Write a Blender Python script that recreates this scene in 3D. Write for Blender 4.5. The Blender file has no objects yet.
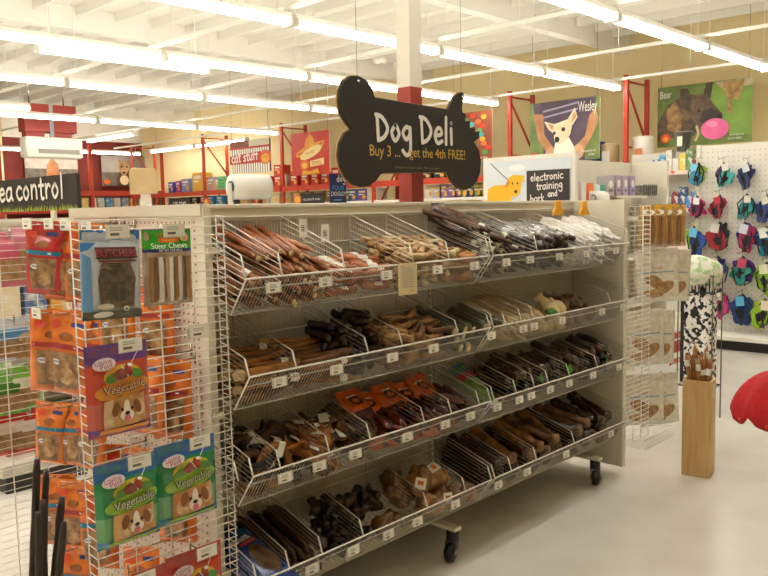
import bpy, bmesh, math, random
from math import sin, cos, pi, radians, sqrt, atan2
from mathutils import Vector, Matrix, noise

# ------------------------------------------------------------------ camera, world, exposure
SC = bpy.context.scene
COL = SC.collection
FPX = 800.556
CAM = Vector((-2.605, -2.2036, 1.410))
FW = Vector((0.72380, 0.68317, -0.09693)); RT = Vector((0.68473, -0.72848, -0.02134)); UP = Vector((0.08519, 0.05093, 0.99506))
cam_data = bpy.data.cameras.new('camera')
cam = bpy.data.objects.new('camera', cam_data); COL.objects.link(cam)
cam_data.sensor_fit = 'HORIZONTAL'; cam_data.sensor_width = 36.0; cam_data.lens = FPX / 768 * 36
cam_data.clip_start = 0.02; cam_data.clip_end = 200
cam.matrix_world = Matrix(((RT.x, UP.x, -FW.x, CAM.x), (RT.y, UP.y, -FW.y, CAM.y), (RT.z, UP.z, -FW.z, CAM.z), (0, 0, 0, 1)))
SC.camera = cam
world = bpy.data.worlds.new('world'); SC.world = world; world.use_nodes = True
world.node_tree.nodes['Background'].inputs[0].default_value = (1.0, 0.96, 0.9, 1)
world.node_tree.nodes['Background'].inputs[1].default_value = 0.3
SC.view_settings.view_transform = 'Standard'; SC.view_settings.look = 'None'
SC.view_settings.gamma = 1.0; SC.view_settings.use_curve_mapping = False
SC.view_settings.exposure = 0.0
TUBE_POWER = 20.0


def at(px, py, Y=None, X=None, Z=None):
    """the place where the sight line of a photo point meets a plane of the shop"""
    d = FW + (px - 384) / FPX * RT + (288 - py) / FPX * UP
    if Y is not None: t = (Y - CAM.y) / d.y
    elif X is not None: t = (X - CAM.x) / d.x
    else: t = (Z - CAM.z) / d.z
    return CAM + t * d


# ------------------------------------------------------------------ materials
def lin(c):
    if isinstance(c, str):
        c = tuple(int(c[i:i + 2], 16) / 255 for i in (0, 2, 4))
    return tuple((x / 12.92 if x <= .04045 else ((x + .055) / 1.055) ** 2.4) for x in c)


MC = {}


def mat(c, rough=.55, c2=None, scale=30, metal=0., bump=0., coat=0., trans=0., emit=0., stretch=None, thr=(.35, .65)):
    key = (c, rough, c2, scale, metal, bump, coat, trans, emit, stretch, thr)
    if key in MC: return MC[key]
    m = bpy.data.materials.new('m_%s' % c); m.use_nodes = True
    nt = m.node_tree; b = nt.nodes['Principled BSDF']
    col = lin(c) + (1,)
    b.inputs['Base Color'].default_value = col
    b.inputs['Roughness'].default_value = rough
    b.inputs['Metallic'].default_value = metal
    if coat:
        b.inputs['Coat Weight'].default_value = coat; b.inputs['Coat Roughness'].default_value = .12
    if trans:
        b.inputs['Alpha'].default_value = 1 - trans
    if emit:
        b.inputs['Emission Color'].default_value = col; b.inputs['Emission Strength'].default_value = emit
    if c2 or bump:
        tc = nt.nodes.new('ShaderNodeTexCoord'); nz = nt.nodes.new('ShaderNodeTexNoise')
        nz.inputs['Scale'].default_value = scale; nz.inputs['Detail'].default_value = 4
        src = tc.outputs['Object']
        if stretch:
            mp = nt.nodes.new('ShaderNodeMapping'); mp.inputs['Scale'].default_value = stretch
            nt.links.new(src, mp.inputs['Vector']); src = mp.outputs['Vector']
        nt.links.new(src, nz.inputs['Vector'])
        if c2:
            rp = nt.nodes.new('ShaderNodeValToRGB')
            rp.color_ramp.elements[0].position = thr[0]; rp.color_ramp.elements[0].color = col
            rp.color_ramp.elements[1].position = thr[1]; rp.color_ramp.elements[1].color = lin(c2) + (1,)
            nt.links.new(nz.outputs['Fac'], rp.inputs['Fac']); nt.links.new(rp.outputs['Color'], b.inputs['Base Color'])
        if bump:
            bp = nt.nodes.new('ShaderNodeBump'); bp.inputs['Strength'].default_value = bump; bp.inputs['Distance'].default_value = .004
            nt.links.new(nz.outputs['Fac'], bp.inputs['Height']); nt.links.new(bp.outputs['Normal'], b.inputs['Normal'])
    MC[key] = m
    return m


CREAM = mat('DAD3C1', .45, 'E0DACA', 6)
WIRE = mat('CFC9BC', .4)
WIREW = mat('E6E2D8', .35)
CHROME = mat('B9B5AC', .25, metal=.9)
BLACKPL = mat('17161A', .4)
WHITE = mat('F3F0E8', .5)
PAPER = mat('EEEBE2', .6)
INK = mat('4A4640', .7)


# ------------------------------------------------------------------ mesh builder
class MB:
    def __init__(s): s.v = []; s.f = []; s.mi = []; s.sm = []; s.mats = []

    def m(s, mt):
        if mt not in s.mats: s.mats.append(mt)
        return s.mats.index(mt)

    def add(s, vs, fs, mt, smooth=False, M=None):
        o = len(s.v); k = s.m(mt)
        s.v += [tuple(M @ Vector(p)) if M else tuple(p) for p in vs]
        for f in fs: s.f.append(tuple(o + i for i in f)); s.mi.append(k); s.sm.append(smooth)

    def box(s, x0, x1, y0, y1, z0, z1, mt, M=None):
        vs = [(x, y, z) for x in (x0, x1) for y in (y0, y1) for z in (z0, z1)]
        s.add(vs, [(0, 1, 3, 2), (4, 6, 7, 5), (0, 4, 5, 1), (2, 3, 7, 6), (0, 2, 6, 4), (1, 5, 7, 3)], mt, False, M)
        return s

    def tube(s, pts, r, mt, n=6, M=None, smooth=True, caps=True, closed=False):
        pts = [Vector(p) for p in pts]; N = len(pts); vs = []; fs = []
        rr = r if isinstance(r, (list, tuple)) else [r] * N
        side = None
        for i, p in enumerate(pts):
            if closed: t = pts[(i + 1) % N] - pts[i - 1]
            else: t = pts[min(i + 1, N - 1)] - pts[max(i - 1, 0)]
            t = t.normalized()
            if side is None:
                side = t.cross(Vector((0, 0, 1)) if abs(t.z) < .9 else Vector((1, 0, 0))).normalized()
            else:
                side = (side - side.dot(t) * t).normalized()
            w = t.cross(side)
            for k in range(n):
                a = 2 * pi * k / n + pi / n
                vs.append(p + rr[i] * (cos(a) * side + sin(a) * w))
        for i in range(N if closed else N - 1):
            j = (i + 1) % N
            for k in range(n):
                fs.append((i * n + k, i * n + (k + 1) % n, j * n + (k + 1) % n, j * n + k))
        if caps and not closed:
            fs.append(tuple(range(n - 1, -1, -1))); fs.append(tuple((N - 1) * n + k for k in range(n)))
        s.add(vs, fs, mt, smooth, M)
        return s

    def lathe(s, prof, mt, n=20, M=None, smooth=True):
        vs = []; fs = []
        for r, z in prof:
            for k in range(n): vs.append((r * cos(2 * pi * k / n), r * sin(2 * pi * k / n), z))
        for i in range(len(prof) - 1):
            for k in range(n): fs.append((i * n + k, i * n + (k + 1) % n, (i + 1) * n + (k + 1) % n, (i + 1) * n + k))
        fs.append(tuple(range(n - 1, -1, -1))); fs.append(tuple((len(prof) - 1) * n + k for k in range(n)))
        s.add(vs, fs, mt, smooth, M)
        return s

    def ball(s, c, r, mt, n=12, amp=0., fr=1., seed=0, M=None):
        vs = []; fs = []; h = n // 2 + 1
        for i in range(h + 1):
            a = pi * i / h
            for k in range(n):
                b = 2 * pi * k / n; d = Vector((sin(a) * cos(b), sin(a) * sin(b), cos(a)))
                q = 1 + (amp * noise.noise(d * fr + Vector((seed * 7.3, seed * 3.1, seed))) if amp else 0)
                vs.append((c[0] + r[0] * d.x * q, c[1] + r[1] * d.y * q, c[2] + r[2] * d.z * q))
        for i in range(h):
            for k in range(n): fs.append((i * n + k, i * n + (k + 1) % n, (i + 1) * n + (k + 1) % n, (i + 1) * n + k))
        s.add(vs, fs, mt, True, M)
        return s

    def prism(s, pts, y0, y1, mt, M=None, smooth=False):
        """outline in x,z given a thickness along y"""
        n = len(pts)
        vs = [(x, y0, z) for x, z in pts] + [(x, y1, z) for x, z in pts]
        fs = [tuple(range(n)), tuple(range(2 * n - 1, n - 1, -1))]
        fs += [(i, n + i, n + (i + 1) % n, (i + 1) % n) for i in range(n)]
        s.add(vs, fs, mt, smooth, M)
        return s

    def build(s, name, parent=None, bevel=0.):
        me = bpy.data.meshes.new(name)
        me.from_pydata(s.v, [], s.f)
        for mt in s.mats: me.materials.append(mt)
        me.polygons.foreach_set('material_index', s.mi); me.polygons.foreach_set('use_smooth', s.sm)
        bm = bmesh.new(); bm.from_mesh(me); bmesh.ops.recalc_face_normals(bm, faces=bm.faces)
        bm.to_mesh(me); bm.free(); me.update()
        o = bpy.data.objects.new(name, me); COL.objects.link(o)
        if parent: o.parent = parent
        if bevel:
            b = o.modifiers.new('bevel', 'BEVEL'); b.width = bevel; b.segments = 2; b.limit_method = 'ANGLE'
        return o


def tag(o, label, cat, group=None, kind=None):
    o['label'] = label; o['category'] = cat
    if group: o['group'] = group
    if kind: o['kind'] = kind
    return o


def thing(name, label, cat, loc=(0, 0, 0), rz=0., group=None):
    o = bpy.data.objects.new(name, None); COL.objects.link(o); o.empty_display_size = .05
    o.location = loc; o.rotation_euler = (0, 0, rz)
    return tag(o, label, cat, group)


def struct(o): o['kind'] = 'structure'; return o


def dup(root, label=None, M=None, loc=None, rz=None):
    r = root.copy(); COL.objects.link(r)
    if M is not None: r.matrix_world = M
    if loc is not None: r.location = loc
    if rz is not None: r.rotation_euler = (0, 0, rz)
    if label: r['label'] = label
    for ch in list(root.children):
        c = ch.copy(); COL.objects.link(c); c.parent = r
        for g in list(ch.children):
            d = g.copy(); COL.objects.link(d); d.parent = c
    return r


ORD = 'first second third fourth fifth sixth seventh eighth ninth tenth eleventh twelfth thirteenth fourteenth fifteenth sixteenth seventeenth eighteenth'.split()


def rotM(ax, a): return Matrix.Rotation(a, 4, ax)
def T(x, y=0, z=0): return Matrix.Translation((x, y, z))


# ------------------------------------------------------------------ lettering and flat art
TXT = {}


def text_mesh(body):
    if body in TXT: return TXT[body]
    cu = bpy.data.curves.new('text', 'FONT'); cu.body = body; cu.size = 1.0; cu.align_x = 'CENTER'; cu.align_y = 'CENTER'; cu.resolution_u = 3
    ob = bpy.data.objects.new('text', cu); COL.objects.link(ob)
    me = bpy.data.meshes.new_from_object(ob)
    r = ([tuple(v.co) for v in me.vertices], [tuple(p.vertices) for p in me.polygons])
    bpy.data.objects.remove(ob); bpy.data.curves.remove(cu); bpy.data.meshes.remove(me)
    TXT[body] = r
    return r


GL = {
 'a': (1.0, [[(.78, .85), (.42, 1), (.06, .6), (.12, .08), (.45, .02), (.75, .45), (.8, 1)], [(.8, 1), (.78, .35), (.95, .02)]]),
 'b': (.95, [[(.1, 1.7), (.1, 0)], [(.1, .6), (.45, .95), (.8, .6), (.6, .05), (.1, .1)]]),
 'c': (.85, [[(.75, .85), (.4, 1), (.05, .5), (.35, 0), (.8, .15)]]),
 'd': (1.0, [[(.75, 1.7), (.75, 0)], [(.75, .7), (.4, .95), (.05, .5), (.3, 0), (.75, .25)]]),
 'e': (.9, [[(.1, .5), (.7, .6), (.6, .95), (.3, .95), (.05, .5), (.3, 0), (.75, .15)]]),
 'f': (.7, [[(.7, 1.6), (.4, 1.65), (.3, 1.3), (.3, 0)], [(.05, .95), (.65, .95)]]),
 'g': (.95, [[(.75, .85), (.4, 1), (.05, .6), (.35, .15), (.7, .5), (.75, .95)], [(.75, .95), (.75, -.5), (.4, -.9), (.0, -.6)]]),
 'i': (.4, [[(.15, 1), (.17, 0)], [(.15, 1.38), (.18, 1.4)]]),
 'k': (.85, [[(.1, 1.7), (.1, 0)], [(.65, 1), (.12, .5), (.7, 0)]]),
 'l': (.4, [[(.16, 1.75), (.14, 0)]]),
 'm': (1.35, [[(.1, 1), (.1, 0)], [(.1, .6), (.35, 1), (.6, .8), (.6, 0)], [(.6, .6), (.85, 1), (1.1, .8), (1.15, 0)]]),
 'n': (.95, [[(.1, 1), (.1, 0)], [(.1, .6), (.4, 1), (.7, .8), (.75, 0)]]),
 'o': (.95, [[(.4, 1), (.06, .55), (.35, 0), (.75, .45), (.5, .98), (.4, 1)]]),
 'p': (.9, [[(.1, 1), (.1, -.8)], [(.1, .7), (.45, 1), (.75, .6), (.5, .05), (.1, .15)]]),
 'r': (.7, [[(.1, 1), (.12, 0)], [(.12, .55), (.4, .98), (.65, .85)]]),
 's': (.8, [[(.65, .9), (.3, 1), (.1, .75), (.6, .4), (.5, .05), (.05, .1)]]),
 't': (.7, [[(.32, 1.5), (.3, .1), (.6, .05)], [(.02, 1), (.62, 1.02)]]),
 'u': (.95, [[(.08, 1), (.12, .2), (.4, 0), (.72, .3)], [(.76, 1), (.78, 0)]]),
 'D': (1.25, [[(.12, 1.62), (.2, 0)], [(0, 1.62), (.55, 1.5), (1.05, .85), (.75, .25), (.2, 0)]]),
 '&': (1.0, [[(.9, .5), (.4, 0), (.1, .3), (.6, 1.1), (.35, 1.4), (.15, 1.1), (.9, 0)]]),
 ' ': (.6, []),
}


def smooth_line(p, k=4):
    if len(p) < 3: return p
    out = []
    for i in range(len(p) - 1):
        a = p[max(i - 1, 0)]; b = p[i]; c = p[i + 1]; d = p[min(i + 2, len(p) - 1)]
        for j in range(k):
            t = j / k
            out.append(tuple(.5 * (2 * b[q] + (c[q] - a[q]) * t + (2 * a[q] - 5 * b[q] + 4 * c[q] - d[q]) * t * t + (3 * b[q] - a[q] - 3 * c[q] + d[q]) * t ** 3) for q in (0, 1)))
    out.append(p[-1])
    return out


def hand_text(body, seed=1):
    """handwritten lettering: strokes in units of the x-height, and the total width"""
    rnd = random.Random(seed); x = 0; out = []
    for ch in body:
        adv, st = GL[ch]; dy = rnd.uniform(-.06, .06)
        for s in st: out.append([(x + a, b + dy) for a, b in smooth_line(s)])
        x += adv + .12
    return out, x


class Art:
    """layered flat print; u,v run 0..1 from the top left of a face w by h"""
    def __init__(s, mb, w, h, fn=None, step=.0005, cuts=0):
        s.mb = mb; s.w = w; s.h = h; s.fn = fn; s.step = step; s.L = 1; s.cuts = cuts

    def pt(s, u, v):
        off = s.fn(u, v) if s.fn else 0
        return ((u - .5) * s.w, -off - s.step * s.L, -v * s.h)

    def poly(s, mt, uv):
        if s.cuts:
            ex = max(max(p[0] for p in uv) - min(p[0] for p in uv), max(p[1] for p in uv) - min(p[1] for p in uv)); cuts = 2 if ex < .25 else 5 if ex < .55 else 11
            bm = bmesh.new(); vs = [bm.verts.new((u, v, 0)) for u, v in uv]
            bm.faces.new(vs); bmesh.ops.triangulate(bm, faces=bm.faces[:])
            bmesh.ops.subdivide_edges(bm, edges=bm.edges[:], cuts=cuts, use_grid_fill=True)
            bm.verts.index_update()
            s.mb.add([s.pt(v.co.x, v.co.y) for v in bm.verts], [tuple(v.index for v in f.verts) for f in bm.faces], mt)
            bm.free()
        else:
            s.mb.add([s.pt(u, v) for u, v in uv], [tuple(range(len(uv)))], mt)
        s.L += 1; return s

    def rect(s, mt, u0, v0, u1, v1): return s.poly(mt, [(u0, v0), (u1, v0), (u1, v1), (u0, v1)])

    def ell(s, mt, cu, cv, ru, rv, rot=0., n=16):
        return s.poly(mt, [(cu + ru * cos(a) * cos(rot) - rv * sin(a) * sin(rot) * s.h / s.w * 1., cv + rv * sin(a) * cos(rot) + ru * cos(a) * sin(rot) * s.w / s.h) for a in (2 * pi * i / n for i in range(n))])

    def line(s, mt, p, wd):
        """one stroke: a ribbon with shared edges and a round cap at each end"""
        P = [Vector((a[0] * s.w, a[1] * s.h)) for a in p]
        P = [a for k, a in enumerate(P) if k == 0 or (a - P[k - 1]).length > 1e-6]
        L = []
        for k, a in enumerate(P):
            d = P[min(k + 1, len(P) - 1)] - P[max(k - 1, 0)]
            if d.length < 1e-9: d = Vector((1, 0))
            n = Vector((-d.y, d.x)).normalized() * wd / 2
            L += [a + n, a - n]
        s.mb.add([s.pt(k.x / s.w, k.y / s.h) for k in L], [(2 * k, 2 * k + 2, 2 * k + 3, 2 * k + 1) for k in range(len(P) - 1)], mt)
        s.L += .7
        for a in (P[0], P[-1]):
            s.mb.add([s.pt((a.x + wd / 2 * cos(2 * pi * k / 10)) / s.w, (a.y + wd / 2 * sin(2 * pi * k / 10)) / s.h) for k in range(10)], [tuple(range(10))], mt)
        s.L += .7; return s

    def text(s, mt, body, cu, cv, size, sx=1., rot=0., slope=0.):
        vs, fs = text_mesh(body)
        P = []
        for x, y, z in vs:
            x *= size * sx; y *= size
            X = x * cos(rot) - y * sin(rot); Y = x * sin(rot) + y * cos(rot)
            P.append(s.pt(cu + X / s.w, cv - Y / s.h))
        s.mb.add(P, fs, mt); s.L += 1; return s

    def hand(s, mt, body, u, v, size, wd, rot=0., seed=1, sx=1.):
        st, W = hand_text(body, seed)
        L0 = s.L
        for n_, l in enumerate(st):
            s.L = L0 + .25 * (n_ % 3)
            s.line(mt, [(u + (x * cos(rot) * sx - y * sin(rot)) * size / s.w, v - (y * cos(rot) + x * sin(rot) * sx) * size / s.h) for x, y in l], wd)
        s.L = L0 + 2; return s

    def rules(s, mt, u0, u1, v0, v1, n, wd, seed=0):
        rnd = random.Random(seed)
        for i in range(n):
            v = v0 + (v1 - v0) * (i + .5) / n; e = u1 - (u1 - u0) * rnd.uniform(0, .25)
            s.mb.add([s.pt(u0, v - wd / 2), s.pt(e, v - wd / 2), s.pt(e, v + wd / 2), s.pt(u0, v + wd / 2)], [(0, 1, 2, 3)], mt)
        s.L += 1; return s


def C(h, r=.5): return mat(h, r)


def dog_face(a, cu, cv, r, coat='C58A4A', blaze='F2EBDF'):
    """small photo of a brown and white dog printed on a pack"""
    w = r; h = r * a.w / a.h
    a.ell(C(coat), cu, cv, w, h * .95)
    a.ell(C('8A5527'), cu - w * .95, cv - h * .1, w * .33, h * .6, .3); a.ell(C('8A5527'), cu + w * .95, cv - h * .1, w * .33, h * .6, -.3)
    a.ell(C(blaze), cu, cv + h * .05, w * .3, h * .85); a.ell(C(blaze), cu, cv + h * .5, w * .62, h * .45)
    a.ell(C('1E1512'), cu - w * .45, cv - h * .05, w * .13, h * .13); a.ell(C('1E1512'), cu + w * .45, cv - h * .05, w * .13, h * .13)
    a.ell(C('1E1512'), cu, cv + h * .32, w * .22, h * .16); a.ell(C('D8647A'), cu, cv + h * .75, w * .28, h * .25)


# ------------------------------------------------------------------ the room
XL, XR, YF, YB, HC = -7.0, 11.2, -7.0, 21.5, 4.45
FLOOR = mat('E4E0D8', .22, 'DAD5CA', 3.0, bump=.02)
TAN = mat('EAD6A2', .7, 'ECDAA8', 2)
CEIL = mat('ECE8DC', .8)
DKRED = mat('7A2415', .7, '6C1E12', 2)
b = MB(); b.box(XL, XR, YF, YB, -.1, 0, FLOOR); struct(b.build('floor'))
b = MB(); b.box(XL, XR, YF, YB, HC, HC + .1, CEIL); struct(b.build('ceiling'))
b = MB(); b.box(XR, XR + .1, YF, YB, 0, HC, TAN); struct(b.build('wall_right'))
b = MB(); b.box(XL - .1, XL, YF, YB, 0, HC, TAN); struct(b.build('wall_left'))
b = MB(); b.box(XL, XR, YF - .1, YF, 0, HC, TAN); struct(b.build('wall_front'))
b = MB(); b.box(XL, 6.8, YB, YB + .1, 0, HC, TAN); struct(b.build('wall_back'))
b = MB(); b.box(6.8, XR, YB - .05, YB + .1, 3.72, HC, CEIL); struct(b.build('trim_1'))
b = MB(); b.box(6.8, XR, YB, YB + .1, 0, 3.72, DKRED); struct(b.build('wall_back_red'))
for i, y in enumerate((-4.5, .1, 4.72, 9.32, 13.92, 18.5)):
    b = MB(); b.box(XL, XR, y - .09, y + .09, 4.12, HC, CEIL); struct(b.build('ceiling_beam'))
joist = MB(); joist.box(-.03, .03, -2.2, 2.2, 4.31, HC, CEIL)
j0 = None
for y0 in (2.41, 7.02, 11.62, 16.2):
    for k in range(19):
        x = -.6 + k * .62
        if j0 is None: j0 = struct(joist.build('ceiling_joist')); j = j0
        else: j = j0.copy(); COL.objects.link(j)
        j.location = (x, y0, 0)

# strip lights hung in rows, joined end to end over cross struts
TUBE = mat('FFFCF6', .4, emit=TUBE_POWER)
HOUSE = mat('F2EEE2', .5)


def strip_light(L=2.26):
    t = thing('strip_light', 'x', 'ceiling light')
    h = MB(); h.box(-L / 2, L / 2, -.055, .055, .03, .085, HOUSE); h.box(-L / 2, -L / 2 + .03, -.075, .075, -.04, .04, HOUSE); h.box(L / 2 - .03, L / 2, -.075, .075, -.04, .04, HOUSE)
    h.build('housing', t)
    for y in (-.045, .045):
        q = MB(); q.tube([(-L / 2 + .03, y, -.005), (L / 2 - .03, y, -.005)], .024, TUBE, 8); q.build('fluorescent_tube', t)
    for x in (-L / 2 + .15, L / 2 - .15):
        w = MB(); w.tube([(x, 0, .085), (x, 0, HC - 3.3)], .006, HOUSE, 4); w.build('hanger_rod', t)
    return t


ROWS = [('nearest', 1.79, -1, 9.7, 7), ('crossing the column top', 4.1, -1, 9.7, 7), ('second beyond the column', 6.5, -1, 9.7, 6),
        ('third beyond the column', 9.07, 0, 9.7, 4), ('before the red duct', 13.05, 0, 9.9, 4), ('along the far wall', 20.6, 0, 10.6, 3)]
s0 = None
for nm, y, c, xe, n in ROWS:
    for k in range(n):
        x = xe - 1.13 - 2.31 * k
        lab = '%s strip light from the right in the row %s' % (ORD[k], nm)
        if nm.startswith('nearest'): lab = '%s strip light from the right in the row at the upper right' % ORD[k]
        if s0 is None: s0 = strip_light(); t = s0; t['label'] = lab; t.location = (x, y, 3.3)
        else: t = dup(s0, lab, loc=(x, y, 3.3))
        t['group'] = 'fluorescent strip lights hung in rows'
# extra fixtures: a side lamp by the second row, rows turned across at the far left, rows behind the viewer
for x, y, rz, lab in ((2.6, 6.95, 0, 'short fluorescent strip light hung beside the second row from the bone sign'),
                      (2.4, 12.0, 0, 'fluorescent strip light at the left edge hung beside the row by the red duct'),
                      (7.25, 16.1, pi / 2, 'crosswise fluorescent strip light right of the white ceiling heater'),
                      (10.4, 16.0, pi / 2, 'crosswise fluorescent strip light above the cat stuff sign, near end'),
                      (10.4, 18.4, pi / 2, 'crosswise fluorescent strip light above the cat stuff sign, far end')):
    t = dup(s0, lab, loc=(x, y, 3.3), rz=rz)
for y, nm, n_ in ((-.52, 'over the photographer', 6),):
    for k in range(n_):
        t = dup(s0, '%s strip light from the right in the row %s' % (ORD[k], nm), loc=(8.5 - 2.31 * k - 2.31, y, 3.3))
        t['group'] = 'strip lights behind the viewer'
# cross struts the rows hang from
for k, x in enumerate((.46, 2.77, 5.08, 7.39, 9.7)):
    b = MB(); b.box(x - .02, x + .02, -2, 20.5, 3.42, 3.46, HOUSE)
    b.tube([(x, 2.9, 3.46), (x, 2.9, HC)], .006, HOUSE, 4); b.tube([(x, 11, 3.46), (x, 11, HC)], .006, HOUSE, 4)
    tag(b.build('ceiling_strut'), 'white ceiling strut crossing the light rows, %s' % ('nearest at the far left', 'second from the left', 'middle one behind the column', 'second from the right wall', 'closest to the tan wall')[k], 'strut', 'struts carrying the light rows')
# round ceiling speaker or detector left of the column
p = at(380, 60, Z=HC - .12)
t = thing('smoke_detector', 'round white detector hung below the ceiling left of the column', 'smoke detector', (p.x, p.y, HC))
b = MB(); b.lathe([(.02, 0), (.02, -.06), (.13, -.07), (.15, -.12), (.13, -.17), (.05, -.19)], HOUSE, 16); b.build('body', t)
b = MB(); b.lathe([(.05, -.19), (.04, -.21), (.01, -.215)], CREAM, 12); b.build('sensor', t)

# steel column, red foot and white head
cp = at(410, 120, Y=.13)
b = MB(); zr = at(410, 86.5, Y=.1).z; b.box(cp.x - .038, cp.x + .038, .092, .168, 0, zr, mat('A8382B', .5)); b.box(cp.x - .038, cp.x + .038, .092, .168, zr, 4.12, mat('EAE4D6', .5))
col_o = b.build('column'); struct(col_o)

# ------------------------------------------------------------------ the two-sided gondola on casters
W0, W1, GT = -1.23, 1.23, 1.437
PERF = mat('BEB49E', .55)
g = thing('gondola_shelving', 'cream double sided gondola shelving on casters holding the wire bins', 'shelving', (0, .17, 0))
g.location = (0, 0, 0)
b = MB(); b.box(W0 + .02, W1 - .02, .0, .02, .1, 1.40, PERF); b.build('back_panel', g)
b = MB(); b.box(W0 + .02, W1 - .02, .32, .34, .1, 1.40, PERF); b.build('back_panel', g)
for x0, x1 in ((W0, cp.x - .045), (cp.x + .045, W1)):
    b = MB(); b.box(x0, x1, -.014, .085, 1.385, 1.437, CREAM); b.box(x0, x1, -.02, .085, 1.425, 1.44, CREAM); b.build('top_rail', g, .003)
b = MB(); b.box(W0, W1, .175, .36, 1.385, 1.437, CREAM); b.build('top_rail', g, .003)
for x in (0.0,):
    b = MB(); b.box(x - .014, x + .014, -.012, 0.0, .1, 1.385, CREAM)
    for k in range(46): b.box(x - .002, x + .002, -.0125, -.011, .14 + k * .027, .152 + k * .027, mat('3B372F', .8))
    b.build('slotted_upright', g)
# right end panel
b = MB(); b.box(W1 - .03, W1, -.29, .64, .045, 1.437, CREAM); b.box(W1 - .034, W1 + .003, -.30, -.28, .045, 1.437, CREAM); b.build('end_panel', g, .002)
# left end panel with peg holes on its outer face
b = MB(); b.box(W0 - .012, W0 + .008, -.18, .64, .045, 1.437, mat('DCCDC0', .55)); b.box(W0 - .016, W0 + .01, -.196, -.16, .045, 1.437, CREAM)
b.box(W0 - .022, W0 + .01, -.19, .65, 1.405, 1.44, CREAM)
ph = mat('4A4038', .9)
for i in range(31):
    for k in range(52):
        y = -.14 + i * .0254; z = .09 + k * .0254
        b.box(W0 - .0126, W0 - .01, y - .0028, y + .0028, z - .0028, z + .0028, ph)
b.build('pegboard_end_panel', g)
b = MB(); b.box(W0 + .03, W1 - .03, -.04, .38, .06, .1, CREAM); b.build('base_beam', g)


def caster(x, y, rz):
    c = MB(); c.lathe([(.02, .125), (.026, .12), (.026, .085), (.015, .08)], BLACKPL, 14)
    for s in (-1, 1): c.prism([(.012, .085), (-.014, .085), (-.04, .034), (-.012, .028)], s * .022 - .002, s * .022 + .002, mat('55524E', .4, metal=.6))
    c.box(-.02, .015, -.024, .024, .076, .084, mat('55524E', .4, metal=.6))
    o = c.build('caster', g); o.location = (x, y, 0); o.rotation_euler = (0, 0, rz)
    w = MB(); w.lathe([(.012, -.018), (.032, -.017), (.037, -.011), (.037, .011), (.032, .017), (.012, .018)], mat('0E0E10', .35), 20, M=T(-.022, 0, .0375) @ rotM('X', pi / 2)); w.build('wheel', o)
    h = MB(); h.lathe([(.0, -.027), (.012, -.0265), (.012, .0265), (.0, .027)], CHROME, 10, M=T(-.022, 0, .0375) @ rotM('X', pi / 2)); h.build('axle', o)


for x, y, r in ((-.165, -.25, .3), (1.0, -.25, .6), (-.165, .57, 0), (1.0, .57, 1)):
    caster(x, y, r)
    if y < 0:
        b = MB(); b.box(x - .02, x + .02, y - .03, 0.0, .125, .14, CREAM); b.build('foot_bar', g)
    else:
        b = MB(); b.box(x - .02, x + .02, .36, y + .03, .125, .14, CREAM); b.build('foot_bar', g)

# ------------------------------------------------------------------ wire bins, four levels by two
ZT = {1: 1.220, 2: .933, 3: .635, 4: .309}
YL, YFB = -.337, -.256           # lip top edge and lip foot
TILT = atan2(.345, 1)
LVL = {1: 'top shelf', 2: 'second shelf', 3: 'third shelf', 4: 'bottom shelf'}


def zb(k, y): return ZT[k] - .11 + .345 * (y - YFB)


ZINC = mat('B4AEA2', .4, metal=.2)


def divider(mb, x, k, full=True):
    """one sloping side of a bin: rim wire and wires parallel to it"""
    zf, zk = ZT[k] + .068, ZT[k] + .177
    if k > 1: zf, zk = ZT[k] + .052, ZT[k] + .15
    rim = [(x, -.016, zb(k, -.016)), (x, -.016, zk), (x, -.316, zf), (x, YL + .003, ZT[k])]
    mb.tube(rim, .0022, WIREW if k == 1 else ZINC, 5)  # rim below the top level toned greyer for the shade there
    mb.tube(rim[2:], .0027, WIREW, 5)
    for i in range(1, 10):
        q = i / 10
        a = Vector((x, -.016, zk + (zb(k, -.016) - zk) * q))
        zz = zf - .0 + (ZT[k] - .105 - zf) * q
        y = -.316 - .018 * min(1, q * 2.2) if q < .45 else -.334 + .078 * (q - .45) / .55
        mb.tube([a, (x, y, zz)], .0012 if k == 1 else .0009, WIREW if k == 1 else mat('8E887C', .5), 4, caps=False)  # lower levels: same white wire in darker grey, shelf shade put into the colour


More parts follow.
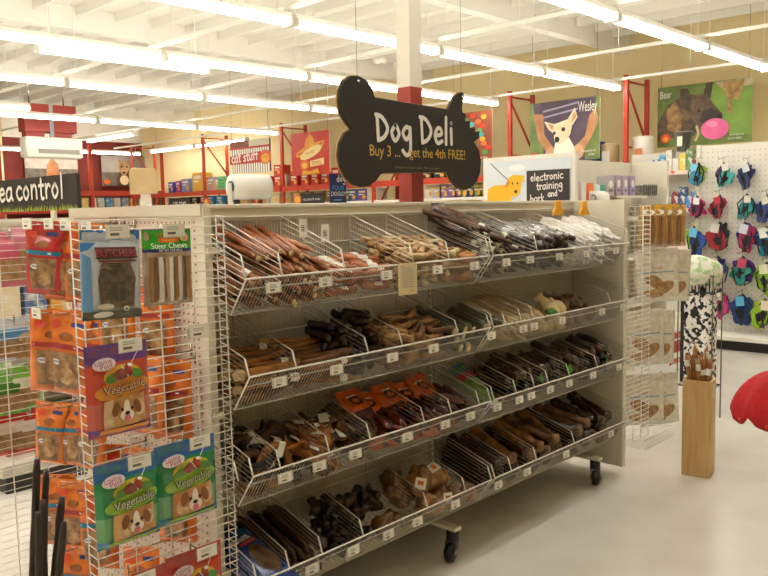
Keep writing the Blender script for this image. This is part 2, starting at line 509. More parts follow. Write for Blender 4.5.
def wire_bin(k, x0, x1, label):
    t = thing('wire_bin', label, 'wire bin', ((x0 + x1) / 2, -.17, zb(k, -.17)), 0, 'wire bins on the gondola')
    off = Vector(t.location)
    MO = T(-off.x, -off.y, -off.z)
    zt = ZT[k]
    lip = MB()
    n = int((x1 - x0) / .0127)
    dy = (YL - YFB) / .11
    for i in range(n + 1):
        x = x0 + (x1 - x0) * i / n
        lip.tube([(x, YFB, zt - .11), (x, YL, zt)], .00098, ZINC, 4, MO, caps=False)
    for z, r in ((zt, .0032), (zt - .032, .0022), (zt - .11, .0028)):
        y = YFB + (z - (zt - .11)) * dy
        lip.tube([(x0, y, z), (x1, y, z)], r, WIREW if r > .003 else ZINC, 6, MO)
    for x in (x0, x1): lip.tube([(x, YFB, zt - .11), (x, YL, zt)], .0028, WIREW, 6, MO)
    lip.build('front_lip', t)
    bt = MB(); n = int((x1 - x0) / .02)
    for i in range(n + 1):
        x = x0 + (x1 - x0) * i / n
        bt.tube([(x, YFB, zb(k, YFB)), (x, -.016, zb(k, -.016))], .0015, WIRE, 4, MO, caps=False)
    for y in (-.2, -.11): bt.tube([(x0, y, zb(k, y) - .003), (x1, y, zb(k, y) - .003)], .0028, WIRE, 5, MO)
    bt.build('bottom_grid', t)
    bk = MB(); n = int((x1 - x0) / .0127); zk = zt + (.177 if k == 1 else .15)
    for i in range(n + 1):
        x = x0 + (x1 - x0) * i / n
        bk.tube([(x, -.014, zb(k, -.014)), (x, -.014, zk)], .0013, WIRE, 4, MO, caps=False)
    for z in (zb(k, -.014), zk, (zk + zb(k, 0)) / 2): bk.tube([(x0, -.016, z), (x1, -.016, z)], .0026, WIRE, 5, MO)
    bk.build('back_grid', t)
    for x in (x0, x1):
        sd = MB(); divider(sd, x, k); o = sd.build('side_grid', t); o.matrix_local = MO
    return t


BINS = {}
for k in (1, 2, 3, 4):
    BINS[k, 0] = wire_bin(k, -1.205, -.012, 'long white wire bin on the %s, left half' % LVL[k])
    BINS[k, 1] = wire_bin(k, .012, 1.185, 'long white wire bin on the %s, right half' % LVL[k])


def in_bin(t, o): o.matrix_local = T(*(-Vector(t.location)))


DIV = {1: [283, 345.6, 414, 450, 488 - 60 * 0, 538, 585], 2: [253, 297, 369, 403, 459, 506, 522, 534, 611], 3: [239, 281, 330, 371, 425, 452, 480, 517, 535, 549, 570, 598], 4: [255, 290, 323, 364, 428, 466, 512, 537, 575]}
DX = {}
for k in DIV:
    DX[k] = []
    for px in DIV[k]:
        x = at(px, 0, Y=YL).x
        # follow the column of pixels at the height of the lip
        best = min((abs(at(px, yy, Y=YL).z - ZT[k]), yy) for yy in range(200, 620))[1]
        x = at(px, best, Y=YL).x
        DX[k].append(x)
        if min(abs(x - q) for q in (-1.205, -.012, .012, 1.185)) < .03: continue
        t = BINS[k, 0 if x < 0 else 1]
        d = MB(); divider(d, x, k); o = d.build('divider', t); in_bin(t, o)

TAGS = {1: [(268, 291), (320, 285), (381, 278), (432, 271), (469, 268), (501, 265), (525, 262), (554, 258), (581, 256), (596, 254), (611, 253)],
        2: [(274, 382), (331, 370), (387, 358), (428, 348), (486, 340), (518, 333), (529, 331), (557, 324), (597, 315), (618, 310)],
        3: [(280, 480), (314, 468), (350, 457), (402, 441), (440, 429), (465, 419), (492, 411), (514, 403), (526, 399), (545, 393), (564, 387), (588, 377), (614, 367)],
        4: [(307, 567), (348, 550), (383, 535), (412, 521), (450, 504), (493, 490), (522, 473), (561, 456), (606, 435)]}
tg = MB(); tg.box(-.029, .029, -.003, -.0015, -.029, .002, mat('D8D5CC', .2)); tg.box(-.022, .022, -.0045, -.003, -.028, .0, PAPER)
a_ = Art(tg, .044, .028, lambda u, v: .0046, .0003)
a_.rules(mat('8A847A', .7), .12, .8, .1, .55, 3, .05); a_.rect(mat('6E685E', .7), .14, .66, .55, .84)
tag_me = tg.build('price_tag'); tag_data = tag_me.data; bpy.data.objects.remove(tag_me)
lip_ang = atan2(-(YL - YFB), .11)
for k in TAGS:
    for px, py in TAGS[k]:
        p = at(px, py, Y=-.315)
        if p.x > 1.16: p.x = 1.16
        t = BINS[k, 0 if p.x < 0 else 1]
        o = bpy.data.objects.new('price_tag', tag_data); COL.objects.link(o); o.parent = t
        q = .032
        o.matrix_local = T(*(-Vector(t.location))) @ T(p.x, YL - .002, ZT[k] - .018) @ rotM('X', -.06)
# paper notice clipped to the top lip
nb = MB(); pw, phh = .099, .112
nb.box(-pw / 2, pw / 2, -.0012, 0, -phh, 0, mat('E3D2A0', .7))
a_ = Art(nb, pw, phh, lambda u, v: .0014, .0003); a_.rect(mat('D9CBAE', .7), .08, .06, .92, .8); a_.rules(mat('8E7F6C', .7), .2, .86, .14, .78, 12, .012); a_.rules(mat('B4653A', .7), .62, .9, .86, .92, 1, .02)
a_.ell(INK, .22, .1, .02, .02); a_.ell(INK, .86, .09, .02, .02)
o = nb.build('paper_notice'); p = at(408, 263, Y=-.345); o.matrix_world = T(p.x, YL - .005, ZT[1] + .004)
tag(o, 'cream paper notice clipped to the lip of the top wire bin', 'notice')
# yellow plastic clips standing on the top rail's bins


# ------------------------------------------------------------------ goods lying in the bins
def lumpy(L, prof, mt, n=9, seg=12, amp=.12, fr=60, bend=0., seed=0, axis='Y', flat=1., M=None, mb=None, twist=0.):
    """a tapered, knobbly body along an axis; prof(t) gives its radius"""
    mb = mb or MB(); vs = []; fs = []; sd = Vector((seed * 3.7, seed * 1.3, seed * 5.1))
    for i in range(seg + 1):
        t = i / seg; y = (t - .5) * L; r = max(prof(t), .0006)
        bx = bend * (sin(pi * t) - .5); bz = bend * .4 * sin(2 * pi * t + seed)
        for k in range(n):
            a = 2 * pi * k / n + twist * t
            d = Vector((cos(a) * r, y, sin(a) * r * flat))
            q = 1 + amp * noise.noise(d * fr + sd)
            vs.append((d.x * q + bx, y, d.z * q + bz))
    for i in range(seg):
        for k in range(n): fs.append((i * n + k, i * n + (k + 1) % n, (i + 1) * n + (k + 1) % n, (i + 1) * n + k))
    fs.append(tuple(range(n - 1, -1, -1))); fs.append(tuple(seg * n + k for k in range(n)))
    R = rotM('Z', -pi / 2) if axis == 'X' else Matrix()
    mb.add(vs, fs, mt, True, (M @ R) if M else R)
    return mb


def rod(r, e=.12):
    def f(t):
        q = min(t, 1 - t) / e
        return r * (sqrt(max(0, 1 - (1 - q) ** 2)) if q < 1 else 1)
    return f


def bone_prof(r, k=1.7):
    def f(t):
        e = abs(t - .5) * 2
        q = r * (1 + (k - 1) * max(0, (e - .55) / .45) ** 1.3)
        if e > .86: q *= sqrt(max(0, 1 - ((e - .86) / .14) ** 2)) * .9 + .1
        return q
    return f


def band(mb, r, y0, y1, mt, n=12, axis='Y', a0=0., a1=2 * pi):
    vs = []; fs = []
    for i in range(n + 1):
        a = a0 + (a1 - a0) * i / n
        for y in (y0, y1): vs.append((r * cos(a), y, r * sin(a)) if axis == 'Y' else (y, r * cos(a), r * sin(a)))
    for i in range(n): fs.append((2 * i, 2 * i + 1, 2 * i + 3, 2 * i + 2))
    mb.add(vs, fs, mt, True)


def BF(k, x=0.):
    """frame of a bin floor: x along the shelf, y from lip to back, z off the wires"""
    return Matrix(((1, 0, 0, x), (0, cos(TILT), -sin(TILT), YFB), (0, sin(TILT), cos(TILT), ZT[k] - .11 + .002), (0, 0, 0, 1)))


def lay(proto, k, x, s, h, rot=None, label=None):
    """put a copy of a treat into a bin"""
    M = BF(k, x) @ T(0, s, h) @ (rot if rot is not None else Matrix())
    if not proto.get('used'):
        proto['used'] = 1; o = proto
    else: o = dup(proto)
    f = RND.uniform(.92, 1.1)
    o.matrix_world = M @ Matrix.Diagonal((f, f, f, 1))
    return o


def proto(name, label, cat, group, parts):
    """a treat with parts; parts = [(name, MB)], the first being its body"""
    if len(parts) == 1:
        o = parts[0][1].build(name); tag(o, label, cat, group)
    else:
        o = thing(name, label, cat, (0, 0, 0), 0, group)
        for n, mb in parts: mb.build(n, o)
    return o


RND = random.Random(11)
PL = mat('C9C3BB', .12, trans=.72, coat=1.)       # clear film
LABEL = mat('EDEAE0', .5)


def pack(protos, k, x0, x1, s0, s1, dx, dz, layers, jit=.12, ang=.08, step=None, along='Y', base=0., order=None, heap=True):
    """lay copies in layers between two dividers: dx apart along the shelf, dz apart in height"""
    n0 = max(1, int((x1 - x0 - .012) / dx)); c = 0
    for l in range(layers):
        n = n0 - (l % 2) if heap else n0
        for i in range(max(n, 1)):
            x = x0 + .006 + dx * (i + .5 + (.5 if (l % 2 and heap) else 0)) + (x1 - x0 - .012 - n0 * dx) / 2
            s = RND.uniform(s0, s1)
            pr = protos[RND.randrange(len(protos))]
            lay(pr, k, x + RND.uniform(-.3, .3) * dx * .4, s, base + dz * (l + .5) + RND.uniform(-.1, .35) * dz, rotM('Z', RND.uniform(-1, 1) * (ang * 1.6 + .05)) @ rotM('X', RND.uniform(-.06, .05)) @ rotM('Y', RND.uniform(-2, 2) if along == 'Y' else 0))
            c += 1
    return c


def packX(protos, k, x0, x1, ds, dz, layers, L, ang=.1, smax=.2, s00=.02):
    """sausage-like goods lying along the shelf, stacked from lip to back"""
    xs = max(1, round((x1 - x0) / (L * 1.02)))
    for l in range(layers):
        s = s00 + ds * .5 * (1 + (l % 2))
        while s < smax:
            for j in range(xs):
                x = x0 + (x1 - x0) * (j + .5) / xs
                lay(protos[RND.randrange(len(protos))], k, x + RND.uniform(-.006, .006), s + RND.uniform(-.006, .006), dz * (l + .5) + RND.uniform(0, .3) * dz, rotM('Z', RND.uniform(-1, 1) * (ang * 1.5 + .06)) @ rotM('Y', RND.uniform(-.07, .07)))
            s += ds


X0, XM0, XM1, X9 = -1.2, -.015, .015, 1.18
d1 = DX[1]; d2 = DX[2]; d3 = DX[3]; d4 = DX[4]
WOODY = mat('8A4A22', .45, '5E2F14', 18, bump=.3)
RUST = mat('AE6234', .45, '74401F', 25, bump=.3, stretch=(6, 1, 6))
RUST2 = mat('C27C46', .45, '8A4C28', 25, bump=.3, stretch=(6, 1, 6))
TANK = mat('B98B52', .5, '7E5428', 45, bump=.5)
TANK2 = mat('C8A06A', .5, '8E6234', 45, bump=.5)
GOLD = mat('B57A28', .4, '8C5518', 20, bump=.3)
DARK = mat('3A2417', .4, '24150D', 30, bump=.5)
DARK2 = mat('4C3220', .4, '2A190F', 30, bump=.5)
BLK = mat('1F1712', .35, '120D0A', 30, bump=.4)
CREAMH = mat('E7D6A4', .4, 'D8BF80', 12, bump=.2)
OCHRE = mat('A8742F', .35, '5E3A16', 22, bump=.4, coat=.6)
PALE = mat('D9C79A', .45, 'B99A5E', 20, bump=.3)

# --- top shelf
P = [proto('chew_stick', 'brown chew stick in the leftmost bin of the top shelf', 'dog chew', 'chews in the leftmost top bin', [('stick', lumpy(.2, rod(.009, .05), m_, seed=i, bend=.004))] if i else [('stick', lumpy(.19, rod(.012), m_, seed=9)), ('paper_label', (lambda q: (band(q, .0135, -.05, -.02, LABEL), q)[1])(MB()))]) for i, m_ in enumerate((RUST2, WOODY, TANK))]
pack(P, 1, X0, d1[0], .1, .14, .021, .02, 5, ang=.2)
P = [proto('bully_stick', 'rust brown chew stick in the second bin of the top shelf', 'dog chew', 'chew sticks in the second top bin', [('stick', lumpy(.26, rod(.0088, .03), m_, n=8, seed=i, bend=.006))]) for i, m_ in enumerate((RUST, RUST2, RUST))]
P.append(proto('bully_stick', 'tan chew stick in the second bin of the top shelf', 'dog chew', 'tan chew sticks in the second top bin', [('stick', lumpy(.25, rod(.0085, .03), TANK2, n=8, seed=8, bend=.004))]))
P.append(proto('bully_stick', 'rust brown chew stick with pale ends in the second bin of the top shelf', 'dog chew', 'pale ended chew sticks in the second top bin', [('stick', lumpy(.25, rod(.009, .03), RUST, n=8, seed=5)), ('cut_end', (lambda q: (q.lathe([(.0, 0), (.0085, .0), (.0085, .003), (.004, .004)], PALE, 8, M=T(0, -.125, 0) @ rotM('X', pi / 2)), q)[1])(MB()))]))
pack(P, 1, d1[0], d1[1], .11, .16, .0195, .0175, 7, ang=.06)
pack(P, 1, d1[0] - .02, d1[1] - .05, .16, .2, .0195, .0175, 2, ang=.12, base=.125)
saus = []
for i, m_ in enumerate((mat('A85A30', .35, '8A4424', 20, bump=.2), mat('BC7440', .35, '9A5630', 20, bump=.2))):
    lb = MB(); band(lb, .0165, -.02, .02, LABEL, axis='X')
    saus.append(proto('sausage_chew', 'reddish brown sausage chew with paper label in the third bin of the top shelf' if i == 0 else 'lighter brown sausage chew with paper label in the third top bin', 'dog chew', 'labelled sausage chews in the third top bin' if i == 0 else 'lighter labelled sausage chews', [('body', lumpy(.16, rod(.015, .1), m_, n=10, axis='X', seed=i, bend=.006, amp=.08)), ('paper_label', lb)]))
packX(saus, 1, d1[1] + .005, d1[2] - .005, .033, .030, 3, .16, ang=.12, smax=.2)
packX(saus, 1, d1[1] + .04, d1[2] - .02, .036, .1, 1, .16, ang=.15, smax=.17, s00=.05)
P = [proto('knotted_chew', 'tan knobbly chew in the fourth bin of the top shelf', 'dog chew', 'tan chews in the fourth and fifth top bins', [('body', lumpy(.075, bone_prof(.013, 1.4), m_, n=8, seed=i + 3, axis='X', amp=.35, fr=70, flat=.9))]) for i, m_ in enumerate((TANK, TANK2, PALE))]
packX(P, 1, d1[2], d1[3], .036, .026, 5, .08, ang=.5, smax=.22)
packX(P, 1, d1[3], XM0 - .09, .036, .026, 5, .08, ang=.5, smax=.22)
P = [proto('rawhide_roll', 'plump orange brown rawhide roll in the last bin left of the shelf joint', 'dog chew', 'orange rolls in the top shelf', [('body', lumpy(.1, rod(.019, .3), mat('C58336', .35, 'A5651F', 15, bump=.2), n=10, axis='X', seed=2, amp=.1, bend=.008))])]
packX(P, 1, XM0 - .105, XM0 - .005, .04, .038, 3, .1, ang=.1, smax=.13, s00=.0)
P = []
for i, m_ in enumerate((mat('6A4228', .35, '3A2214', 40, bump=.5), mat('7A5232', .35, '452A18', 40, bump=.5), mat('4A2E1C', .35, '2B190F', 40, bump=.5))):
    pts = [('root', lumpy(.29, rod(.011, .04), m_, n=8, seed=i + 1, amp=.3, fr=40, bend=.008))]
    if i == 1:
        q = MB(); band(q, .0145, -.125, -.095, mat('DCE0C0', .4)); pts.append(('paper_label', q))
    P.append(proto('root_chew', ('dark brown knobbly root stick piled in the bin right of the shelf joint', 'dark root stick with a pale green label right of the shelf joint', 'blackish root stick piled in the bin right of the shelf joint')[i], 'dog chew', ('dark root sticks on the top shelf', 'labelled root sticks on the top shelf', 'blackish root sticks on the top shelf')[i], pts))
pack(P, 1, XM1 + .005, d1[5], .14, .19, .026, .021, 6, ang=.07)
pack(P, 1, XM1 + .0, d1[5] - .04, .17, .2, .026, .021, 2, ang=.12, base=.126)
pack(P, 1, XM1 - .06, d1[5] - .18, .2, .24, .026, .021, 2, ang=.15, base=.16)
P = []
for i in range(2):
    q = MB(); lumpy(.25, rod(.0165, .06), mat('A9A4A0', .16, '6A6460', 60, bump=1., coat=1., metal=.35), n=9, amp=.3, fr=90, seed=i, mb=q)
    st = lumpy(.25, rod(.011, .05), DARK2, n=8, seed=i + 5)
    lb = MB(); band(lb, .0185, -.04, .0, mat('C9CBD2', .3))
    P.append(proto('wrapped_chew', ('dark stick chew in crinkled silvery film on the top shelf', 'dark stick chew in silvery film with a grey label on the top shelf')[i], 'dog chew', ('silvery wrapped sticks', 'silvery labelled sticks')[i], [('film_wrap', q), ('stick_end', lumpy(.04, rod(.013, .2), DARK2, n=8, seed=2, M=T(0, -.122, 0)))] + ([('paper_label', lb)] if i else [])))
pack(P, 1, d1[5], d1[6] + .02, .15, .19, .036, .031, 5, ang=.1)
P = [proto('rawhide_pack', 'white rawhide roll in clear crinkled film at the right end of the top shelf', 'dog chew', 'white film wrapped rawhide', [('film_wrap', lumpy(.24, rod(.024, .15), mat('F6F3EE', .25, 'E4DED6', 50, bump=.6, coat=.8), n=10, amp=.3, fr=70, seed=4)), ('twist_end', lumpy(.05, bone_prof(.008, 2.2), mat('EDEAE6', .15, bump=.8, coat=1.), n=8, M=T(0, -.14, 0)))])]
pack(P, 1, d1[6] - .04, X9, .14, .18, .05, .04, 4, ang=.12)
for px, nm in ((558, 'left'), (584, 'right')):
    p = at(px, 215, Y=-.14)
    y = MB(); cc = mat('F2A91C', .4)
    y.prism([(-.04, 0), (.04, 0), (.036, .015), (.022, .028), (.022, .05), (.012, .056), (-.012, .056), (-.022, .05), (-.022, .028), (-.036, .015)], -.006, .006, cc)
    o = tag(y.build('yellow_clip', None, .002), '%s yellow plastic clip standing at the back of the top shelf' % nm, 'clip', None)
    o.location = (p.x, -.14, p.z); o.scale = (1.2, 1, 1.25)

for px, py, nm in ((303, 228, 'left'), (325, 233, 'right')):
    p = at(px, py, Y=-.2)
    m = MB(); m.box(-.017, .017, -.0008, .0008, -.03, .03, PAPER); a_ = Art(m, .03, .05, lambda u, v: .0009, .0002); n0 = len(m.v)
    a_.rules(mat('6E685E', .7), .2, .8, .3, .75, 4, .06); m.v = m.v[:n0] + [(x, y, z + .025) for x, y, z in m.v[n0:]]
    m.tube([(0, 0, -.03), (.004, .005, -.07)], .0015, CHROME, 5)
    o = tag(m.build('hang_tag'), 'small white hang tag standing up from the chew sticks of the top shelf, %s one' % nm, 'tag'); o.location = p

# --- second shelf
P = [proto('rib_chew', 'small brown chew in the leftmost bin of the second shelf', 'dog chew', 'chews in the leftmost second shelf bin', [('body', lumpy(.12, rod(.012, .1), WOODY, n=8, axis='Y', seed=3, amp=.2))])]
pack(P, 2, X0, d2[1] - .16, .08, .12, .03, .026, 2)
P = []
for i, m_ in enumerate((GOLD, mat('9A6420', .4, '6E4212', 20, bump=.3), mat('7A4A1C', .4, '54300F', 20, bump=.3))):
    q = [('stick', lumpy(.27, rod(.0115, .03), m_, n=8, axis='X', seed=i, amp=.18, bend=.006))]
    if i == 0: q.append(('knobbly_end', lumpy(.04, rod(.018, .35), PALE, n=8, axis='X', seed=6, amp=.35, M=T(-.125, 0, 0))))
    if i == 1:
        z_ = MB(); band(z_, .014, .06, .09, LABEL, axis='X'); q.append(('paper_label', z_))
    P.append(proto('tendon_chew', ('golden tendon stick with a pale knob on the second shelf', 'golden brown tendon stick with paper label on the second shelf', 'plain dark golden tendon stick on the second shelf')[i], 'dog chew', ('knobbed golden tendon sticks', 'labelled golden tendon sticks', 'plain tendon sticks')[i], q))
packX(P, 2, -1.17, -.7, .028, .024, 4, .27, ang=.14, smax=.2)
P = [proto('trachea_chew', ('black stubby chew piled on the second shelf', 'dark brown stubby chew piled on the second shelf')[i], 'dog chew', ('black chews on the second shelf', 'dark brown chews on the second shelf')[i], [('body', lumpy(.11, rod(.015, .15), m_, n=8, seed=i, amp=.35, bend=.01))]) for i, m_ in enumerate((BLK, DARK))]
pack(P, 2, d2[2], d2[3] - .0, .06, .1, .034, .026, 3, ang=.5)
pack(P, 2, d2[2] - .1, d2[3] + .04, .12, .2, .034, .026, 6, ang=.5)
P = [proto('twisted_chew', ('tan and brown curled chew on the second shelf', 'light tan curled chew on the second shelf')[i], 'dog chew', ('brown curled chews on the second shelf', 'light curled chews on the second shelf')[i], [('body', lumpy(.12, bone_prof(.013, 1.5), m_, n=8, axis='X', seed=i + 3, amp=.4, bend=.02))]) for i, m_ in enumerate((mat('8A5A2C', .4, '4E2E14', 30, bump=.5), TANK2))]
packX(P, 2, d2[3] + .01, -.2, .034, .026, 5, .12, ang=.5, smax=.2)
P = []
for i, m_ in enumerate((mat('4C4A26', .3, '2A2A14', 20, bump=.4, coat=.8), mat('6A6438', .3, '3A3618', 20, bump=.4, coat=.8))):
    P.append(proto('herb_roll', ('dark green wrapped roll with a pale end on the second shelf', 'olive wrapped roll with a pale end on the second shelf')[i], 'dog chew', ('dark green rolls with pale ends', 'olive rolls with pale ends')[i], [('roll', lumpy(.22, rod(.019, .05), m_, n=10, seed=i, amp=.15)), ('pale_end', (lambda q: (q.lathe([(.0, 0), (.016, 0), (.017, .003), (.009, .006), (.0, .004)], PALE, 12, M=T(0, -.11, 0) @ rotM('X', pi / 2)), q)[1])(MB()))]))
pack(P, 2, -.17, XM0, .11, .15, .042, .036, 3, ang=.08)
pack(P, 2, XM1, .17, .11, .15, .042, .036, 3, ang=.08)
P = [proto('rawhide_stick', 'pale yellow rolled rawhide stick right of the second shelf joint', 'dog chew', 'pale yellow rawhide sticks', [('stick', lumpy(.27, rod(.013, .03), PALE, n=9, seed=1, amp=.08))])]
pack(P, 2, .17, .5, .13, .15, .028, .025, 4, ang=.06)
P = [proto('rawhide_bulb', 'big cream rawhide knot bone on the second shelf', 'dog chew', 'cream rawhide knot bones', [('body', lumpy(.12, lambda t: .036 * (1.0 - .62 * max(0, (t - .5) / .5)) * sqrt(max(.02, 1 - (2 * max(0, .5 - t)) ** 2.6)), CREAMH, n=12, seed=1, amp=.12, fr=25)), ('knot', lumpy(.03, rod(.02, .4), CREAMH, n=10, seed=3, M=T(0, .062, 0)))])]
for dx, s, h, a in ((.05, .065, .036, .3), (.12, .075, .036, -.2), (.19, .065, .036, .4), (.085, .1, .045, .8), (.16, .11, .048, -.6), (.12, .07, .1, .2), (.18, .06, .1, 1.2)):
    lay(P[0], 2, d2[7] + dx + .18, s, h, rotM('Z', a) @ rotM('X', .5))
q = MB(); q.ball((0, 0, 0), (.035, .03, .016), mat('4E8A2C', .5, '2F6A1C', 30), 12, .3, 2)
lay(proto('green_card', 'green label card lying among the cream rawhide bones', 'label card', None, [('card', q)]), 2, d2[7] + .265, .03, .1)
P = [proto('treat_sack', 'brown film sack of chews at the right of the second shelf', 'treat bag', 'brown film sacks on the second shelf', [('sack', (lambda q: (q.ball((0, 0, 0), (.05, .06, .036), mat('7A5636', .2, '3F2A1A', 40, bump=.8, coat=.8), 14, .3, 2.2), q)[1])(MB())), ('gathered_neck', lumpy(.05, bone_prof(.01, 2.0), PL, n=8, M=T(0, .07, .01)))])]
for dx, s, h in ((.45, .06, .036), (.56, .06, .036), (.67, .07, .036), (.5, .13, .075), (.61, .13, .075)):
    if d2[7] + dx < X9 - .04: lay(P[0], 2, d2[7] + dx, s, h, rotM('Z', RND.uniform(-.6, .6)))

# --- third shelf
rp = []
for i, m_ in enumerate((mat('A8702E', .35, '7E4C1A', 14, bump=.3), mat('6E4220', .4, '472812', 14, bump=.3))):
    q = MB(); R = .058
    q.tube([(R * cos(a) * (1 + .05 * sin(3 * a + i)), R * sin(a), .004 * sin(2 * a)) for a in (2 * pi * j / 24 for j in range(24))], [.0135 + .002 * sin(5 * j + i) for j in range(24)], m_, 8, closed=True)
    lb = MB(); lb.box(R - .0155, R + .0155, -.011, .011, -.0155, .0155, LABEL); lb.box(R - .03, R + .0, -.01, .014, .0157, .0163, LABEL)
    rp.append(proto('ring_chew', ('large golden brown ring chew with label on the third shelf', 'large dark brown ring chew with label on the third shelf')[i], 'dog chew', ('golden ring chews', 'dark ring chews')[i], [('ring', q), ('paper_label', lb)]))
for i, (x, s, h, rx, rz, w) in enumerate(((-1.13, .05, .065, 1.1, .2, 1), (-1.05, .045, .072, 1.25, 1.2, 0), (-1.12, .12, .075, 1.0, .7, 1), (-1.0, .12, .07, .9, 2.5, 1), (-1.05, .14, .075, 1.1, 1.9, 1), (-1.13, .08, .02, .1, 2.2, 0), (-1.04, .16, .06, .3, .5, 0))):
    lay(rp[w], 3, x, s, h, rotM('X', rx) @ rotM('Z', rz))
P = [proto('curled_chew', ('black curled chew heaped on the third shelf', 'dark brown curled chew heaped on the third shelf')[i], 'dog chew', ('black curled chews', 'dark brown curled chews')[i], [('body', (lambda q: (q.tube([(.035 * cos(a) * (1 + .2 * a / 4), .035 * sin(a), .006 * a) for a in (4.6 * j / 12 for j in range(13))], [.004 + .008 * sin(pi * (j + 1) / 14) for j in range(13)], m_, 7), q)[1])(MB()))]) for i, m_ in enumerate((BLK, DARK))]
for i in range(30): lay(P[i % 2], 3, d3[1] - .03 + RND.uniform(0, d3[2] - d3[1] - .04), RND.uniform(.03, .2), .02 + .018 * (i // 6), rotM('Z', RND.uniform(0, 6)) @ rotM('X', RND.uniform(-.5, .5)))
P = []
for i, m_ in enumerate((mat('C07A2E', .3, '8A5018', 30, bump=.4, coat=.5), mat('7A4A22', .35, '4C2A10', 30, bump=.4), mat('5A3A20', .35, '35200F', 30, bump=.4))):
    q = MB(); rr = random.Random(i)
    n = 10; vs = []; fs = []
    for a in range(n):
        for c in range(7):
            u = (a / (n - 1) - .5); v = c / 6 - .5
            vs.append((u * .075 * (1 - .5 * (v + .5)), v * .1, .05 * u * u * 8 * .2 + .018 * sin(6 * u + i) + .012 * noise.noise(Vector((u * 5, v * 5, i)))))
    for a in range(n - 1):
        for c in range(6): fs.append((a * 7 + c, a * 7 + c + 1, (a + 1) * 7 + c + 1, (a + 1) * 7 + c))
    q.add(vs, fs, m_, True)
    pts = [('ear', q)]
    if i != 2:
        lb = MB(); lb.box(-.02, .02, -.016, .016, .02, .0212, LABEL, rotM('Y', .25)); pts.append(('paper_label', lb))
    o = proto('pig_ear', ('orange brown curled pig ear with tag on the third shelf', 'brown curled pig ear with tag on the third shelf', 'dark brown curled pig ear on the third shelf')[i], 'dog chew', ('orange pig ears', 'brown tagged pig ears', 'dark pig ears')[i], pts)
    for ob in [o] + list(o.children):
        if ob.type == 'MESH' and ob.name.startswith(('ear', 'pig')):
            md = ob.modifiers.new('thick', 'SOLIDIFY'); md.thickness = .004
    P.append(o)
for i in range(46):
    lay(P[(0, 1, 2, 0, 1)[i % 5]], 3, d3[2] - .09 + (d3[3] - d3[2] + .05) * RND.random(), .03 + RND.random() * .17, .015 + .017 * (i // 8), rotM('Z', RND.uniform(0, 6)) @ rotM('X', RND.uniform(-.7, .7)))
for i in range(30):
    lay(P[(1, 2, 2)[i % 3]], 3, d3[3] - .02 + .12 * RND.random(), .03 + RND.random() * .15, .015 + .02 * (i // 6), rotM('Z', RND.uniform(0, 6)) @ rotM('X', RND.uniform(-.7, .7)))


# ------------------------------------------------------------------ printed pouches
def pouch_surf(d, flat_top=.16, seed=0, wr=.0032):
    def f(u, v):
        a = max(0., 1 - abs(2 * u - 1) ** 3.4); q = max(0., min(1, (v - flat_top * .6) / .25)) * max(0, min(1, (1 - v) / .1))
        q = q * q * (3 - 2 * q)
        return d * a ** .6 * q + wr * noise.noise(Vector((u * 6, v * 7, seed))) * (a * .7 + .3)
    return f


def pouch_body(w, h, d, mt, seed=0, hole=True, mb=None, nx=11, ny=16):
    mb = mb or MB(); f = pouch_surf(d, seed=seed); vs = []; fs = []
    for side in (1, -1):
        for i in range(ny + 1):
            for j in range(nx + 1):
                u = j / nx; v = i / ny
                e = f(u, v) if side == 1 else f(u, v) * -.5 + .0016
                if j in (0, nx) or i in (0, ny): e = .0004 * side
                vs.append(((u - .5) * w, -e if side == 1 else -e, -v * h))
    n = (nx + 1) * (ny + 1)
    for s in (0, 1):
        for i in range(ny):
            for j in range(nx):
                a = s * n + i * (nx + 1) + j
                fs.append((a, a + 1, a + nx + 2, a + nx + 1))
    rim = [j for j in range(nx + 1)] + [i * (nx + 1) + nx for i in range(1, ny + 1)] + [ny * (nx + 1) + j for j in range(nx - 1, -1, -1)] + [i * (nx + 1) for i in range(ny - 1, 0, -1)]
    for i in range(len(rim)):
        a, c = rim[i], rim[(i + 1) % len(rim)]
        fs.append((a, c, n + c, n + a))
    mb.add(vs, fs, mt, True)
    return mb, f


def gl(h, h2=None, sc=40): return mat(h, .22, h2, sc, coat=.6)


def pouch(name, label, cat, group, w, h, d, body, art, seed=0):
    o = thing(name, label, cat, (0, 0, 0), 0, group)
    mb, f = pouch_body(w, h, d, body, seed); mb.build('pouch', o)
    q = MB(); a = Art(q, w, h, f, .0004, 3); a.L = 2; art(a); q.build('printed_front', o)
    return o


# --- third shelf: orange packs, a green pack, dark chews
OR1 = gl('D9661A', 'C4530F')


def art_orange_bin(a):
    a.rect(mat('6A2E16', .3, '3E1A0E', 40), .12, .42, .88, .9)
    a.ell(C('3A1A10', .3), .5, .24, .22, .09); a.ell(C('E2762A', .3), .5, .24, .13, .05)
    a.rect(C('F0E6D6', .4), .3, .12, .7, .15)


ob = pouch('treat_pouch', 'orange printed treat pouch lying in the third shelf bin', 'treat bag', 'orange pouches in the third shelf', .13, .24, .022, OR1, art_orange_bin)
for x, s, h, rz in ((d3[3] + .14, .2, .13, .1), (d3[3] + .22, .19, .11, -.15), (d3[3] + .33, .2, .12, .1), (d3[4] + .15, .19, .11, -.1), (d3[4] + .24, .2, .12, .2)):
    lay(ob, 3, x, s + .045, h + .015, rotM('Z', rz) @ rotM('X', -1.05))
P = [proto('jerky_piece', ('reddish brown wrapped jerky piece on the third shelf', 'dark red brown wrapped jerky piece on the third shelf')[i], 'dog chew', ('reddish jerky pieces', 'dark jerky pieces')[i], [('body', lumpy(.15, rod(.016, .2), m_, n=8, seed=i, amp=.4, bend=.01, flat=.6))]) for i, m_ in enumerate((mat('7E3018', .25, '4A180C', 40, bump=.5, coat=.8), mat('51200F', .25, '2C1008', 40, bump=.5, coat=.8)))]
